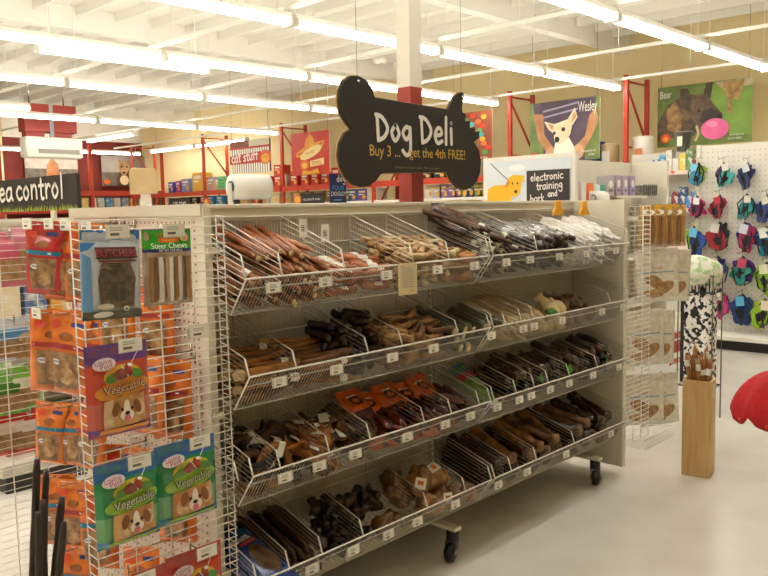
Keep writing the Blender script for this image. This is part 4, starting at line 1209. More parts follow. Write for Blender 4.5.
# ------------------------------------------------------------------ red fleece thing at the right edge
rc = at(781, 398, Y=-1.46)
RED = mat('B8121A', .85, 'A00D14', 60, bump=.5)
t = thing('plush_toy', 'bright red fluffy plush with scalloped edge at the right border', 'plush toy', (rc.x, rc.y, rc.z - .1))
m = MB(); vs = []; fs = []; n = 32; h = 12
dome = [(sin(pi / 2 * i / h) ** .8, cos(pi / 2 * i / h)) for i in range(h + 1)]
for i, (r, z) in enumerate(dome):
    for k in range(n):
        a = 2 * pi * k / n; lobe = 1 + .13 * abs(sin(4 * a)) * r
        vs.append((.122 * r * lobe * cos(a), .122 * r * lobe * sin(a), .105 + .075 * z - (.045 * r ** 3 + .035 * abs(cos(4 * a)) * r ** 6)))
for i in range(h):
    for k in range(n): fs.append((i * n + k, i * n + (k + 1) % n, (i + 1) * n + (k + 1) % n, (i + 1) * n + k))
m.add(vs, fs, RED, True); o = m.build('body', t); md = o.modifiers.new('thick', 'SOLIDIFY'); md.thickness = .008
m = MB()
for k in range(8):
    a = pi / 8 + 2 * pi * k / 8 + pi / 8
    m.lathe([(.005, .004), (.004, -.004), (.001, -.01)], mat('C8401C', .8), 8, M=T(.122 * cos(a), .122 * sin(a), .04))
m.build('orange_tip', t)
m = MB(); m.tube([(.0, 0, .16), (0, 0, -(rc.z - .1) + .01)], .008, CHROME, 8); m.lathe([(.11, 0), (.11, .008), (.02, .014), (.0, .016)], BLACKPL, 20, M=T(0, 0, -(rc.z - .1))); m.build('display_stand', t)

# ------------------------------------------------------------------ bone sign
BS0 = at(338, 140, Y=0); BS1 = at(483, 140, Y=0)
SGN = mat('221D1E', .5)
t = thing('hanging_sign', 'big black bone shaped sign lettered Dog Deli in front of the column', 'sign', ((BS0.x + BS1.x) / 2, -.0, 1.70))
OX, OZ = t.location.x, t.location.z
out = [(375, 97.5), (372, 88), (366, 80), (359, 76), (351, 76), (344, 81), (340, 90), (339, 101), (341, 113), (347, 123), (352, 129), (345, 133), (340, 143), (339, 155), (341, 167), (346, 177), (353, 184), (361, 187), (369, 186), (376, 181), (381, 174), (384, 173), (448, 172), (451, 180), (457, 187), (464, 190), (471, 188), (477, 182), (480, 173), (481, 162), (479, 150), (474, 142), (479, 138), (479.5, 131), (475, 132), (475, 127), (470, 128), (470, 121), (465, 121), (466, 115), (462.5, 112), (462, 107), (464, 97), (463.5, 92.5), (459, 93), (454, 97), (450, 105), (448, 109.5)]
pts = []
for px, py in out:
    p = at(px, py, Y=0); pts.append((p.x - OX, p.z - OZ))
m = MB(); m.prism(pts, 0, .012, SGN); m.build('bone_board', t)
edge = MB(); edge.tube([(x * 1.006, .012, z * 1.006) for x, z in pts], .0035, mat('B08A4A', .5), 4, closed=True); edge.build('gold_edge', t)
lm = MB(); A0 = at(384, 90, Y=0)
art = Art(lm, 1.0, 1.0, lambda u, v: .0006, .0005)


def sg(px, py): p = at(px, py, Y=0); return (p.x - OX + .5, -(p.z - OZ))


WHT = mat('E9E4DC', .5)
for px, py, bd, xh in ((376, 139.5, 'Dog', 15.6), (420, 142, 'Deli', 15.6)):
    u, v = sg(px, py); u2, v2 = sg(px, py - xh)
    art.hand(WHT, bd, u, v, abs(v2 - v), .0175, .0, 3, 1.05)
YEL = mat('D8B45A', .5)
for px, py, s_, bd in ((384.5, 151.5, .062, 'Buy 3 ...'), (438, 154.2, .058, 'get the 4th FREE!')):
    u, v = sg(px, py); art.text(YEL, bd, u, v, s_, .92)
u, v = sg(418, 168); art.text(mat('8A7A5A', .5), 'of equal or lesser value. Mix and match.', u, v, .014, 1.3)
lm.build('lettering', t)
for px, py in ((358, 81), (462, 97)):
    p = at(px, py, Y=0); m = MB(); m.lathe([(.0, .004), (.006, .004), (.006, 0), (.0, 0)], CHROME, 10, M=T(p.x - OX, 0, p.z - OZ) @ rotM('X', pi / 2)); m.build('eyelet', t)
    m = MB(); m.tube([(p.x - OX, .004, p.z - OZ), (p.x - OX, .004, 4.12 - OZ)], .0011, CHROME, 4); m.build('hanging_wire', t)
m = MB(); m.box(cp.x - OX - .03, cp.x - OX + .03, .012, .092, -.02, .02, SGN); m.build('column_bracket', t)

# ------------------------------------------------------------------ paper roll holders


def roll(loc, rz, label, s=1.):
    t = thing('paper_roll_holder', label, 'bag roll holder', loc, rz)
    m = MB(); m.lathe([(.016 * s, -.068 * s), (.042 * s, -.068 * s), (.042 * s, .068 * s), (.016 * s, .068 * s)], mat('F2EFE8', .6), 28, M=T(0, 0, .062 * s) @ rotM('Y', pi / 2)); m.build('paper_roll', t)
    m = MB(); m.lathe([(.0, -.074 * s), (.02 * s, -.074 * s), (.02 * s, -.066 * s), (0, -.066 * s)], mat('2E5A4A', .5), 16, M=T(0, 0, .062 * s) @ rotM('Y', pi / 2)); m.build('core_cap', t)
    m = MB(); m.box(-.06 * s, .07 * s, -.045 * s, .04 * s, 0, .006, mat('D8D4CA', .3)); m.box(-.076 * s, -.072 * s, -.015 * s, .015 * s, 0, .075 * s, mat('D8D4CA', .3)); m.box(.072 * s, .076 * s, -.015 * s, .015 * s, 0, .075 * s, mat('D8D4CA', .3)); m.box(-.074 * s, .074 * s, -.015 * s, .015 * s, 0, .004, mat('D8D4CA', .3)); m.build('stand', t)
    return t


p = at(250, 200, Y=.27); roll((p.x, .27, 1.4385), -.15, 'white paper bag roll holder on top of the gondola left of the sign', 1.12)
# ------------------------------------------------------------------ electronic training gondola
GX0, GX1, GY0, GY1, GZ = 2.78, 4.56, .93, 1.72, 1.80
t = thing('gondola_shelving', 'cream gondola behind with the electronic training panel on its end', 'shelving', (3.6, 1.3, 0))
MO = T(-3.6, -1.3, 0)
m = MB(); m.box(GX0 + .05, GX1, 1.30, 1.34, 0, GZ, CREAM, MO); m.build('back_panel', t)
m = MB(); m.box(GX0, GX0 + .04, GY0 - .05, GY1, 0, GZ, CREAM, MO); m.build('end_panel', t)
m = MB(); m.box(GX1 - .04, GX1, GY0 + .02, GY1, 0, GZ, CREAM, MO); m.build('end_panel', t)
m = MB(); m.box(GX0 + .04, GX1 - .04, GY0, 1.3, 0, .12, CREAM, MO); m.build('base_deck', t)
for z in (.55, .95, 1.30, 1.49):
    m = MB(); x0 = GX0 + .04 if z < 1.4 else GX0 + .9
    m.box(x0, GX1 - .3 if z > 1.4 else GX1 - .04, GY0 + .03 + (.05 if z > 1.4 else 0), 1.3, z - .02, z, CREAM, MO); m.build('shelf', t)
pr_ = at(601, 204, Y=.98); m = MB(); m.box(pr_.x - .13, pr_.x + .13, GY0 - .02, 1.3, 1.375, 1.395, CREAM, MO); m.build('shelf', bpy.data.objects['gondola_shelving.001'])
# framed panel
t = thing('sign_panel', 'framed end panel with a yellow dog and electronic training lettering', 'sign', (GX0, 1.29, GZ - .01), -pi / 2)
pw, ph_ = GY1 - GY0 + .05, .5
m = MB(); m.box(-pw / 2, pw / 2, -.03, 0, -ph_, 0.02, mat('E6E2D8', .5)); m.build('frame', t)
m = MB(); a = Art(m, pw - .06, ph_ - .04, lambda u, v: .031, .0008)
a.rect(mat('DCE3EC', .5), 0, .03, 1, 1); a.ell(mat('EEF2F5', .5), .38, .16, .1, .06)
a.line(C('2A2A2A'), [(.06, .06), (.26, .34)], .006)
YD = mat('EDB51E', .5); YD2 = mat('D98A1C', .5)
a.poly(YD, [(.02, .5), (.1, .44), (.28, .44), (.3, .52), (.32, .7), (.3, .99), (.22, .99), (.2, .78), (.1, .78), (.07, .99), (.0, .99)])
a.poly(YD, [(.28, .32), (.34, .27), (.42, .29), (.43, .44), (.42, .58), (.36, .66), (.3, .62), (.28, .48)])
a.poly(YD2, [(.28, .32), (.24, .46), (.25, .5), (.3, .42)]); a.poly(YD, [(.41, .28), (.47, .3), (.46, .4), (.43, .4)]); a.poly(YD2, [(.16, .82), (.22, .8), (.22, .99), (.17, .99)])
for x in (.33, .39): a.ell(C('2A1A10'), x, .42, .009, .02)
a.ell(C('2A1A10'), .37, .56, .02, .025)
a.rect(C('332D2D'), .5, .22, .985, .86)
for i, (bd, u, v) in enumerate((('electronic', .55, .4), ('training', .62, .545), ('and', .75, .66), ('bark', .55, .75), ('control', .62, .875))):
    if bd == 'control': a.rect(C('332D2D'), .5, .85, .985, .95)
    a.hand(WHT, bd, u, v, .033 if bd != 'and' else .026, .0085, .05, i + 2, 1.0)
m.build('print', t)
# boxes on its shelf
bx = [((580, 198), .09, .3, 'D8449A', 'magenta'), ((587, 198), .09, .29, 'E2DDD4', 'white'), ((594, 198), .09, .29, 'E8722A', 'orange'), ((601, 198), .08, .28, 'DDE2DC', 'pale'), ((606, 198), .06, .28, '3FA884', 'green'),
      ((614, 190), .12, .16, 'B8AEB0', 'grey'), ((622, 190), .09, .17, 'A89AA8', 'mauve'), ((629, 190), .09, .17, 'B4A4B8', 'lilac'), ((636, 190), .1, .17, 'A090B0', 'purple grey')]
for i, ((px, py), w, h, c, nm) in enumerate(bx):
    up = px >= 611; z = 1.49 if up else 1.30
    p = at(px, py, Y=1.0)
    t = thing('product_box', '%s product box on the shelf beside the electronic training panel' % nm, 'box', (max(p.x, GX0 + .1), 1.08, z), 0, None)
    m = MB(); m.box(-w / 2, w / 2, -.05, .05, 0, h, mat(c, .4)); m.build('carton', t, .002)
    m = MB(); a = Art(m, w, h, lambda u, v: .0505, .0004); m2 = None
    a.ell(mat('F0ECE4', .4), .5, .4, .3, .2); a.rect(mat('6A5A6A', .4), .2, .7, .8, .8); o = m.build('print', t); o.location = (0, 0, h)
t = thing('wire_crate', 'dark folded wire box at the right end of the upper shelf', 'crate', (at(650, 195, Y=1.05).x - .06, 1.08, 1.49)); m = MB(); m.box(-.13, .13, -.06, .06, 0, .09, mat('5A564E', .6, '8E887A', 40)); m.build('box', t); m = MB()
for i in range(7): m.box(-.13 + i * .043, -.125 + i * .043, -.064, -.06, 0, .1, mat('3A382F', .5))
m.build('wire_front', t)
pr_ = at(601, 204, Y=.98); roll((pr_.x, 1.0, 1.395), 0, 'white paper bag roll holder on the shelf below the electronic training boxes', 1.25)

# ------------------------------------------------------------------ neighbouring gondola at the left with the flea control sign
t = thing('gondola_shelving', 'cream gondola of the next aisle behind the wire panel at the left', 'shelving', (.3, 2.4, 0))
MO = T(-.3, -2.4, 0)
m = MB(); m.box(-1.0, 1.6, 2.42, 2.46, 0, 1.40, CREAM, MO); m.build('back_panel', t)
m = MB(); m.box(-1.05, 1.6, 1.95, 2.9, .0, .09, mat('2A2724', .6), MO); m.build('kick_plate', t)
m = MB(); m.box(-1.07, 1.62, 1.93, 2.92, .09, .15, mat('BDB6A8', .5), MO); m.build('base_deck', t)
for z in (.5, .85, 1.15):
    m = MB(); m.box(-1.0, 1.55, 2.02, 2.42, z - .02, z, CREAM, MO); m.build('shelf', t)
m = MB(); m.box(-1.0, 1.6, 2.3, 2.6, 1.38, 1.405, CREAM, MO); m.build('top_rail', t)
bc = ['C9566A', '8EA6B8', '6FA24A', 'C23A2A', 'D8C9A4', '4A6A9A', 'E0A03A']
bx0 = None
for r, z in enumerate((.15, .5, .85)):
    for i in range(6):
        m = MB(); m.box(-.06, .06, -.09, .09, 0, .22, mat(bc[(i + 2 * r) % 7], .45, 'E0D8C8', 14, thr=(.5, .75)))
        o = tag(m.build('product_box', None, .003), '%s product box on the %s of the next aisle gondola at the left' % (ORD[i], ('base deck', 'lower shelf', 'middle shelf')[r]), 'box'); o.location = (-.92 + .14 * i, 2.18, z)
p0 = at(0, 195, X=-.7); p1 = at(77, 191, X=-.7)
t = thing('sign_panel', 'black flea control sign with a strip of painted grass at the upper left', 'sign', (-.7, 0, 0), -pi / 2)
ztop = at(76, 173, X=-.7).z; zbot = at(76, 209.5, X=-.7).z; Lg = 1.6
t.location = (-.7, p1.y + Lg / 2, ztop)
hh = ztop - zbot
m = MB(); m.box(-Lg / 2, Lg / 2, -.0, .02, -hh, 0, C('2E2826')); m.build('board', t)
m = MB()
for s in (-.5, .5): m.box(s - .02, s + .02, .002, .018, -(ztop - 1.405), -hh, CREAM)
m.build('stand', t)
m = MB(); a = Art(m, Lg, hh, lambda u, v: .0006, .0006); rr = random.Random(4)
for i in range(150):
    u = i / 150 + rr.uniform(-.004, .004); hgt = rr.uniform(.08, .2)
    a.L = 2 + i % 3; a.poly(mat(('8E9A3A', '6E7A2A', 'A8B04E')[i % 3], .6), [(u, 1), (u + .009, 1), (u + rr.uniform(-.006, .014), 1 - hgt)])
a.L = 6
uC = lambda px, py: (lambda q: ((t.location.y - q.y) / Lg + .5, (ztop - q.z) / hh))(at(px, py, X=-.7))
u, v = uC(17.5, 199.5); u9, v9 = uC(66, 197)
st, Wt = hand_text('control', 7); sz = (u9 - u) * Lg / Wt
sz *= .74; a.hand(WHT, 'control', u, v, sz, .018, .0, 7, 1.35)
st, Wt2 = hand_text('flea', 5); a.hand(WHT, 'flea', u - (Wt2 + .35) * 1.35 * sz / Lg, v + .04, sz, .018, .0, 5, 1.35)
m.build('lettering', t)
# cardboard header
pc = at(144, 195, Y=2.5)
t = thing('display_topper', 'tan cardboard topper on a small stand beside the flea control sign', 'display', (pc.x, 2.5, 1.405), -.6)
sc = .0068
m = MB(); m.prism([(-.085, .14), (.085, .14), (.09, .27), (.075, .305), (-.07, .31), (-.085, .28)], -.02, .02, mat('CDB286', .7, 'BFA274', 8)); m.build('card_hood', t, .004)
m = MB(); m.prism([(-.035, 0), (.055, 0), (.04, .14), (-.02, .14)], -.015, .015, mat('D8CDB8', .6)); m.lathe([(.0, 0), (.03, 0), (.03, .006), (0, .006)], C('EDE9E0'), 16, M=T(.02, -.016, .05) @ rotM('X', pi / 2)); m.build('stand', t)
# navy doggy card behind the gondola top
pc = at(338, 192, Y=.25)
t = thing('card_sign', 'small navy blue sign card with a dog drawing beside the bone sign', 'sign', (pc.x, .25, 1.4385), 0)
t.scale = (1.35, 1, 1.25)
m = MB(); m.box(-.035, .035, -.002, .002, 0, .1, C('1E2A5A')); m.build('card', t)
m = MB(); m.box(-.03, .03, -.012, .012, 0, .004, C('D8D4CA')); m.build('foot', t)
m = MB(); a = Art(m, .07, .1, lambda u, v: .0024, .0003); a.hand(WHT, 'dog', .42, .24, .012, .003); a.text(C('4A9AD8'), 'FOUR', .48, .46, .02); a.text(WHT, 'DOGGY', .5, .66, .02, .9); a.rules(C('7AA8D8'), .2, .8, .82, .9, 1, .03); o = m.build('print', t); o.location = (0, 0, .1)

# ------------------------------------------------------------------ cow print bed bin
bp = at(698, 300, X=2.62)
t = thing('wire_bin', 'tall wire bin of cow print pet beds behind the wooden box', 'wire bin', (2.62, -.17, 0))
q0 = at(682, 262, X=2.55); q1 = at(716, 285, X=2.55)
ya, yb_ = q0.y, q1.y - .0
bt_, tp_ = .22, q1.z
MO = T(-2.62, .17, 0)
m = MB()
for i in range(11):
    y = ya + (yb_ - ya) * i / 10
    m.tube([(2.5, y, tp_ - .05), (2.5, y, tp_ + .06)], .004, C('2A2826'), 5, MO)
for z in (bt_, tp_ - .05, tp_ + .06): m.tube([(2.5, ya, z), (2.5, yb_, z), (2.66, yb_, z), (2.66, ya, z)], .005, C('2A2826'), 5, MO, closed=True)
m.build('front_bars', t)
m = MB()
for x in (2.5, 2.66):
    for y in (ya, yb_): m.tube([(x, y, 0), (x, y, tp_ + .06)],   .004, C('5A5650'), 6, MO)
for i in range(9): m.tube([(2.5, ya + (yb_ - ya) * i / 8, .13), (2.5, ya + (yb_ - ya) * i / 8, bt_)], .002, WIRE, 4, MO)
m.build('bin_frame', t)
cow = mat('F0ECE6', .8, '1C191C', 34, thr=(.50, .53)); 
m = MB(); y0, y1 = sorted((ya, yb_))
m.box(2.508, 2.65, y0 + .015, y1 - .015, bt_ + .01, tp_ + .02, cow)
o = m.build('pet_bed', None, .03); tag(o, 'black and white cow print pet bed stuffed in the wire bin', 'pet bed')
m = MB(); m.box(2.512, 2.519, y1 - .045, y1 - .012, bt_ + .02, tp_ - .02, C('1A181A')); tag(m.build('fabric_strip'), 'black fabric strip at the left side of the cow print bed', 'fabric')
cu = mat('A8C88E', .8, 'E8E4D6', 26, thr=(.42, .5))
m = MB(); m.box(2.51, 2.85, y0 + .0, y1 + .02, tp_ + .0, tp_ + .13, cu)
m = MB(); ny = 14; vs = []; fs = []
m.ball((2.6, (ya + yb_) / 2 + .05, tp_ + .07), (.15, abs(yb_ - ya) / 2 + .075, .115), cu, 20, .12, 2, 3)
tag(m.build('pet_bed'), 'plump green and white patterned pet bed on top of the cow print bed', 'pet bed')

# ------------------------------------------------------------------ harness wall
HX = 5.5
y_l = at(699, 146, X=HX).y
t = thing('pegboard_gondola', 'white pegboard gondola hung with dog harnesses at the right', 'shelving', (HX, (y_l - 1.6) / 2, 0))
oy = (y_l - 1.6) / 2; MO = T(-HX, -oy, 0)
PB = mat('E9E5DB', .5)
m = MB(); m.box(HX, HX + .03, -1.6, y_l, .1, 1.98, PB, MO)
hole = mat('B8B0A2', .8)
for i in range(53):
    for k in range(36):
        y = y_l - .04 - i * .05; z = .16 + k * .05
        m.box(HX - .0008, HX + .001, y - .005, y + .005, z - .005, z + .005, hole, MO)
m.build('pegboard', t)
m = MB(); m.box(5.13, HX, -1.6, y_l + .02, .1, .135, C('EFECE4'), MO); m.build('base_shelf', t)
m = MB(); m.box(5.2, HX, -1.6, y_l, 0, .1, C('23211F'), MO); m.build('kick_plate', t)
m = MB(); m.box(HX - .01, HX + .05, y_l - .02, y_l + .02, 0, 1.99, CREAM, MO); m.build('upright', t)


HR = random.Random(5)


def harness(label, loc, c1, c2, c3, flip=1, s=1.):
    """a bundle of folded padded vests and straps on one peg hook"""
    t = thing('dog_harness', label, 'dog harness', loc, -pi / 2)
    for k, (cx, col) in enumerate(((-.035 * flip, c1), (.04 * flip, c2))):
        n = 26; o_ = []
        sd = HR.uniform(0, 50)
        for i in range(n):
            a = 2 * pi * i / n
            r = 1 + .62 * noise.noise(Vector((cos(a) * 1.9, sin(a) * 1.9, sd)))
            o_.append((.058 * r * cos(a) * s, (.085 * r * sin(a) - .09) * s))
        mm = T(cx * s, -.045 - .04 * k, -.02 - .03 * k) @ rotM('Y', HR.uniform(-.3, .3) + .35 * flip * (1 if k else -1)) @ rotM('Z', HR.uniform(-.5, .5))
        m2 = MB(); m2.prism(o_, -.013, .013, mat(col, .65, bump=.3, scale=80), mm)
        hole_ = [(x * .42, (z + .09 * s) * .42 - .1 * s) for x, z in o_]
        m2.prism(hole_, -.0145, .0145, mat('1E1C24', .7), mm)
        v = m2.build('vest', t, .007)
    for k in range(2):
        m = MB(); a0 = HR.uniform(-.03, .03); dx = .06 * s * (1 if k else -1)
        m.tube([(0, -.06, 0), (dx + a0, -.1, -.08 * s), (dx * .7 + a0, -.1, -.17 * s), (a0, -.1, -.2 * s), (dx * .3, -.1, -.1 * s), (0, -.06, -.01)], .007, mat('1C1B20', .6), 6); m.build('strap', t)
    m = MB(); m.box(-.028 * s + .02 * flip, .028 * s + .02 * flip, -.118, -.1165, -.075 * s, -.015, mat(c3, .4), rotM('Y', HR.uniform(-.3, .3))); m.build('hang_card', t)
    h = MB(); h.tube([(0, .0, .06), (0, -.2, .03), (0, -.21, .05)], .003, CHROME, 5); h.tube([(0, -.09, .045), (0, -.085, -.02)], .004, CHROME, 5); h.build('hook', t)


HS = [(701, 163, '9ABF3A', '3A9ABF', '6FC0E0', 'lime and teal'), (726, 163, '4A2A6A', '3FA8A0', 'E8E4DC', 'purple and teal'), (750, 163, '1E3A7A', '223A6A', 'D8DCE4', 'navy'),
      (699, 196, 'C02A6E', '8A1F4E', 'EEF0F2', 'magenta'), (722, 195, 'B01E4A', 'A01A44', 'C8324A', 'crimson'), (749, 194, '1FA09A', '228A8A', 'E4E0D4', 'turquoise'), (769, 195, '1E3A8A', '2A3A7A', 'E4E0D4', 'royal blue'),
      (696, 226, '8ABF2A', '1E4A9A', '6FC0EA', 'lime and blue'), (722, 222, '201C22', 'A01F2A', 'D8D4CC', 'black and red'), (747, 222, '1E3F9A', 'A8285E', 'D4D8E8', 'blue and pink'), (768, 226, '1F9AA0', '1E5A8A', 'E8E8E0', 'teal'),
      (692, 258, 'B01E24', 'C8402A', 'E8E2D4', 'red'), (720, 256, '1E3F9E', 'B8202A', 'D8D0C0', 'blue and red'), (745, 256, '5A2A8A', '1F8A7E', 'C8506A', 'purple and green'), (769, 262, 'A8CC2A', '8AB82A', 'E8E8C8', 'lime green'),
      (722, 288, '1C1A20', 'B02A6A', 'C9BEB0', 'black and pink'), (745, 294, '2A5A9A', '1A3A7A', '5FB8E4', 'light blue and navy'), (767, 298, 'B4D22A', '9AC22A', 'E8D8C0', 'yellow green')]
for i, (px, py, a_, b_, c_, nm) in enumerate(HS):
    p = at(px, py, X=HX - .02)
    rw = 'top row second row third row fourth row fifth row'.split(' row')[0 if i < 3 else 1 if i < 7 else 2 if i < 11 else 3 if i < 15 else 4].strip()
    harness('%s dog harness in the %s row of the white pegboard' % (nm, rw), (HX - .005, p.y, p.z), a_, b_, c_, 1 if i % 2 else -1, 1.42 if i > 6 else 1.1)

# ------------------------------------------------------------------ low rack of small goods between pegboard and training gondola
t = thing('shelf_rack', 'narrow rack of small tagged goods left of the harness pegboard', 'shelving', (6.4, 2.0, 0)); 
ra = at(652, 200, X=6.4).y; rb = at(704, 200, X=6.4).y; MO = T(-6.4, -2.0, 0)
m = MB(); m.box(6.5, 6.53, rb, ra + .3, 0, 2.0, mat('C9C4BA', .5), MO); m.build('back_panel', t)
m = MB(); m.box(6.25, 6.5, rb, ra + .3, 0, .15, CREAM, MO); m.build('base_deck', t)
RAIL = []
for py in (171, 209, 247):
    z = at(690, py, X=6.3).z; RAIL.append(z)
    m = MB(); m.box(6.28, 6.5, rb, ra + .3, z - .02, z, CREAM, MO); m.box(6.27, 6.28, rb, ra + .3, z - .035, z + .01, mat('E6D0C4', .5, 'C8402E', 4, thr=(.55, .6)), MO); m.build('shelf', t)
cl = ['3A7ABF', 'D8D2C8', '8A2A3A', '4A9AC8', 'E0C84A', '2A4A7A', 'C8C0B8', '5A8A4A']
for r, z in enumerate(RAIL):
    for i in range(7):
        y = ra - .04 - (ra - rb - .06) * (i + .5) / 7
        m = MB(); hh = .15 + .05 * ((i + r) % 3); m.box(-.05, .05, -.035, .035, 0, hh, mat(cl[(i * 3 + r) % 8], .4, 'E4E0D8', 30, thr=(.5, .7)))
        o = tag(m.build('product_box', None, .003), '%s small pack from the left on the %s shelf of the narrow rack' % (ORD[i], ('top', 'middle', 'lower')[r]), 'box'); o.location = (6.36, y, z)
pb = at(683, 166, X=6.4)
t = thing('bucket', 'grey bucket with a pale label on top of the narrow rack', 'bucket', (6.4, pb.y, 2.0 - .0)); m = MB(); m.lathe([(.07, 0), (.1, .2), (.105, .2), (.105, .215), (.09, .215)], mat('6E6A66', .5), 18); m.build('tub', t); m = MB(); m.box(-.104, -.1, -.03, .03, .05, .16, C('DDE8D0')); m.build('label_patch', t)
t.location.z = RAIL[0] if RAIL[0] > 2.0 else 2.0


# ------------------------------------------------------------------ pallet racks along the tan wall
ORR = mat('B8381C', .45)
RXF, RXB = 9.75, 10.5


def frame(y, label, H=3.5):
    t = thing('pallet_rack', label, 'rack upright', ((RXF + RXB) / 2, y, 0)); dx = (RXB - RXF) / 2
    for x in (-dx, dx):
        m = MB(); m.box(x - .03, x + .03, -.034, .034, 0, H, ORR); m.build('post', t)
    for z0, z1 in ((.3, 1.2), (1.3, 2.3), (3.35, 2.45)):
        m = MB(); m.tube([(-dx, 0, z0), (dx, 0, z1)], .02, ORR, 4); m.build('brace', t)
    for z in (.25, 1.25, 2.35, 3.4):
        m = MB(); m.tube([(-dx, 0, z), (dx, 0, z)], .02, ORR, 4); m.build('tie_bar', t)


ys = [at(626, 130, X=RXF).y, at(510, 130, X=RXF).y, 9.7, at(282, 150, X=RXF).y, at(204, 170, X=RXF).y, 19.6]
for y, nm in zip(ys, ('behind the wide shepherd poster', 'left of the chihuahua poster', 'behind the bone sign', 'left of the red sombrero poster', 'left of the cat stuff sign', 'by the dark red wall')):
    frame(y, 'tall orange red steel rack upright %s' % nm)
for i in range(5):
    y0, y1 = ys[i] + .05, ys[i + 1] - .05
    t = thing('rack_shelf', 'orange red rack shelf beam level, %s bay from the right' % ORD[i], 'shelving', (RXF, (y0 + y1) / 2, 0))
    MO = T(-RXF, -(y0 + y1) / 2, 0)
    for z in (.4, 1.25, 1.62, 2.02):
        m = MB(); m.box(RXF - .05, RXF + .01, y0, y1, z - .12 if z != 1.62 else z - .05, z, ORR if z != 1.62 else mat('E4DCD0', .5), MO); m.build('beam', t)
        m = MB(); m.box(RXF + .01, RXB - .05, y0, y1, z - .03, z - .005, mat('B9A988', .7), MO); m.build('shelf_board', t)
# red cartons and other goods on the upper level, dark packs below


def rack_box(px, z, w, h, c, label, c2=None, X=RXF + .12, dark=None, group=None):
    p = at(px, 190, X=X)
    t = thing('product_box', label, 'box', (X, p.y, z), -pi / 2, group)
    m = MB(); m.box(-w / 2, w / 2, 0, .3, 0, h, mat(c, .45)); m.build('carton', t)
    m = MB(); a = Art(m, w, h, lambda u, v: .001, .001); a.rect(mat(c2 or 'E8DCC8', .5), .15, .15, .8, .32); a.ell(mat('E0A83A', .5), .68, .66, .17, .2); a.rect(mat('F0E4D4', .5), .15, .42, .6, .5); o = m.build('print', t); o.location = (0, 0, h)


n = 0
for i, px in enumerate((231, 247, 256, 267, 278, 294, 305, 315, 325, 336)):
    rack_box(px, 2.02, .27, .27 if px != 336 else .36, 'BE2A1A', '%s red carton from the left on the upper rack shelf' % ORD[i])
rack_box(278, 2.29, .27, .26, 'C23020', 'red carton stacked on another below the cat stuff sign', X=RXF + .125)
rack_box(284, 2.02, .2, .3, 'B8A890', 'greyish carton among the red cartons on the upper rack shelf')
for i in range(4):
    p = at(225, 190, X=RXF + .1)
    m = MB(); m.box(-.15, .15, -.24, .24, 0, .085, mat('6FBF7A', .45)); m.box(-.152, .152, -.242, .242, .07, .085, mat('3E9A5A', .45))
    o = tag(m.build('product_pack', None, .01), 'green flat pack, %s up in the taller green stack on the upper rack shelf' % ORD[i], 'pack'); o.location = (RXF + .2, p.y, 2.02 + .089 * i)
for i in range(3):
    p = at(237, 190, X=RXF + .1)
    m = MB(); m.box(-.15, .15, -.24, .24, 0, .085, mat('7ECF8E', .45)); m.box(-.152, .152, -.242, .242, .07, .085, mat('D8E8D4', .45))
    o = tag(m.build('product_pack', None, .01), 'green flat pack, %s up in the shorter green stack on the upper rack shelf' % ORD[i], 'pack'); o.location = (RXF + .2, p.y - .04, 2.02 + .089 * i)
for px, w, h, c, nm in ((171, .25, .3, '3A3F9A', 'blue violet'), (178, .22, .32, '9A2A7A', 'magenta'), (186, .42, .36, '7E8AB8', 'pale blue framed'), (198, .5, .5, 'D8A83A', 'yellow'), (211, .36, .36, 'B8A0A8', 'pale mauve'), (218, .25, .32, 'C89A80', 'pinkish')):
    rack_box(px, 2.02, w, h, c, '%s pack on the upper rack shelf at the left' % nm, 'E4DED4')
for i, (px, c) in enumerate(((170, '8A7A6A'), (176, 'A8A090'), (184, '4A3A34'), (194, '3A2A2A'), (203, 'A02A20'), (210, '2A8AC8'), (219, '2E90CC'), (231, '4A4038'), (243, 'D8C48A'), (255, 'A03A2A'), (266, 'C8A860'), (275, 'E0CFA0'), (286, 'D8C090'), (297, 'D0A050'), (308, '8E7A4A'), (318, 'C8A060'), (330, 'A88A4A'), (345, '4A8A6A'), (352, '3A5A9A'), (362, '6A4A8A'), (372, 'D8D0C0'))):
    rack_box(px, 1.62, .3, .26, c, '%s pack from the left on the shelf below the orange beam' % (ORD[i] if i < 18 else ('nineteenth', 'twentieth', 'last')[i - 18]), 'DCD4C4')
for i, (px, c) in enumerate(((429, 'D8CFC4'), (437, 'C8BEB8'), (444, '9A7A9A'), (452, '8A6A9A'), (458, '7A6AA8'), (464, 'C8B890'), (470, '5A6A9A'), (477, '8A9A4A'), (482, '9AA83A'), (487, 'B89A3A'))):
    rack_box(px, 1.62, .22, .27, c, '%s pack from the left on the rack shelf right of the bone sign foot' % ORD[i], 'C8A860')
for i, (px, w, h, c, nm) in enumerate(((426, .3, .16, '1E1A1C', 'black'), (440, .32, .17, '221E20', 'second black'), (470, .3, .36, 'CFC8B8', 'pale boxed'))):
    rack_box(px, 2.02, w, h, c, '%s pack on the upper rack shelf beside the bone sign' % nm)
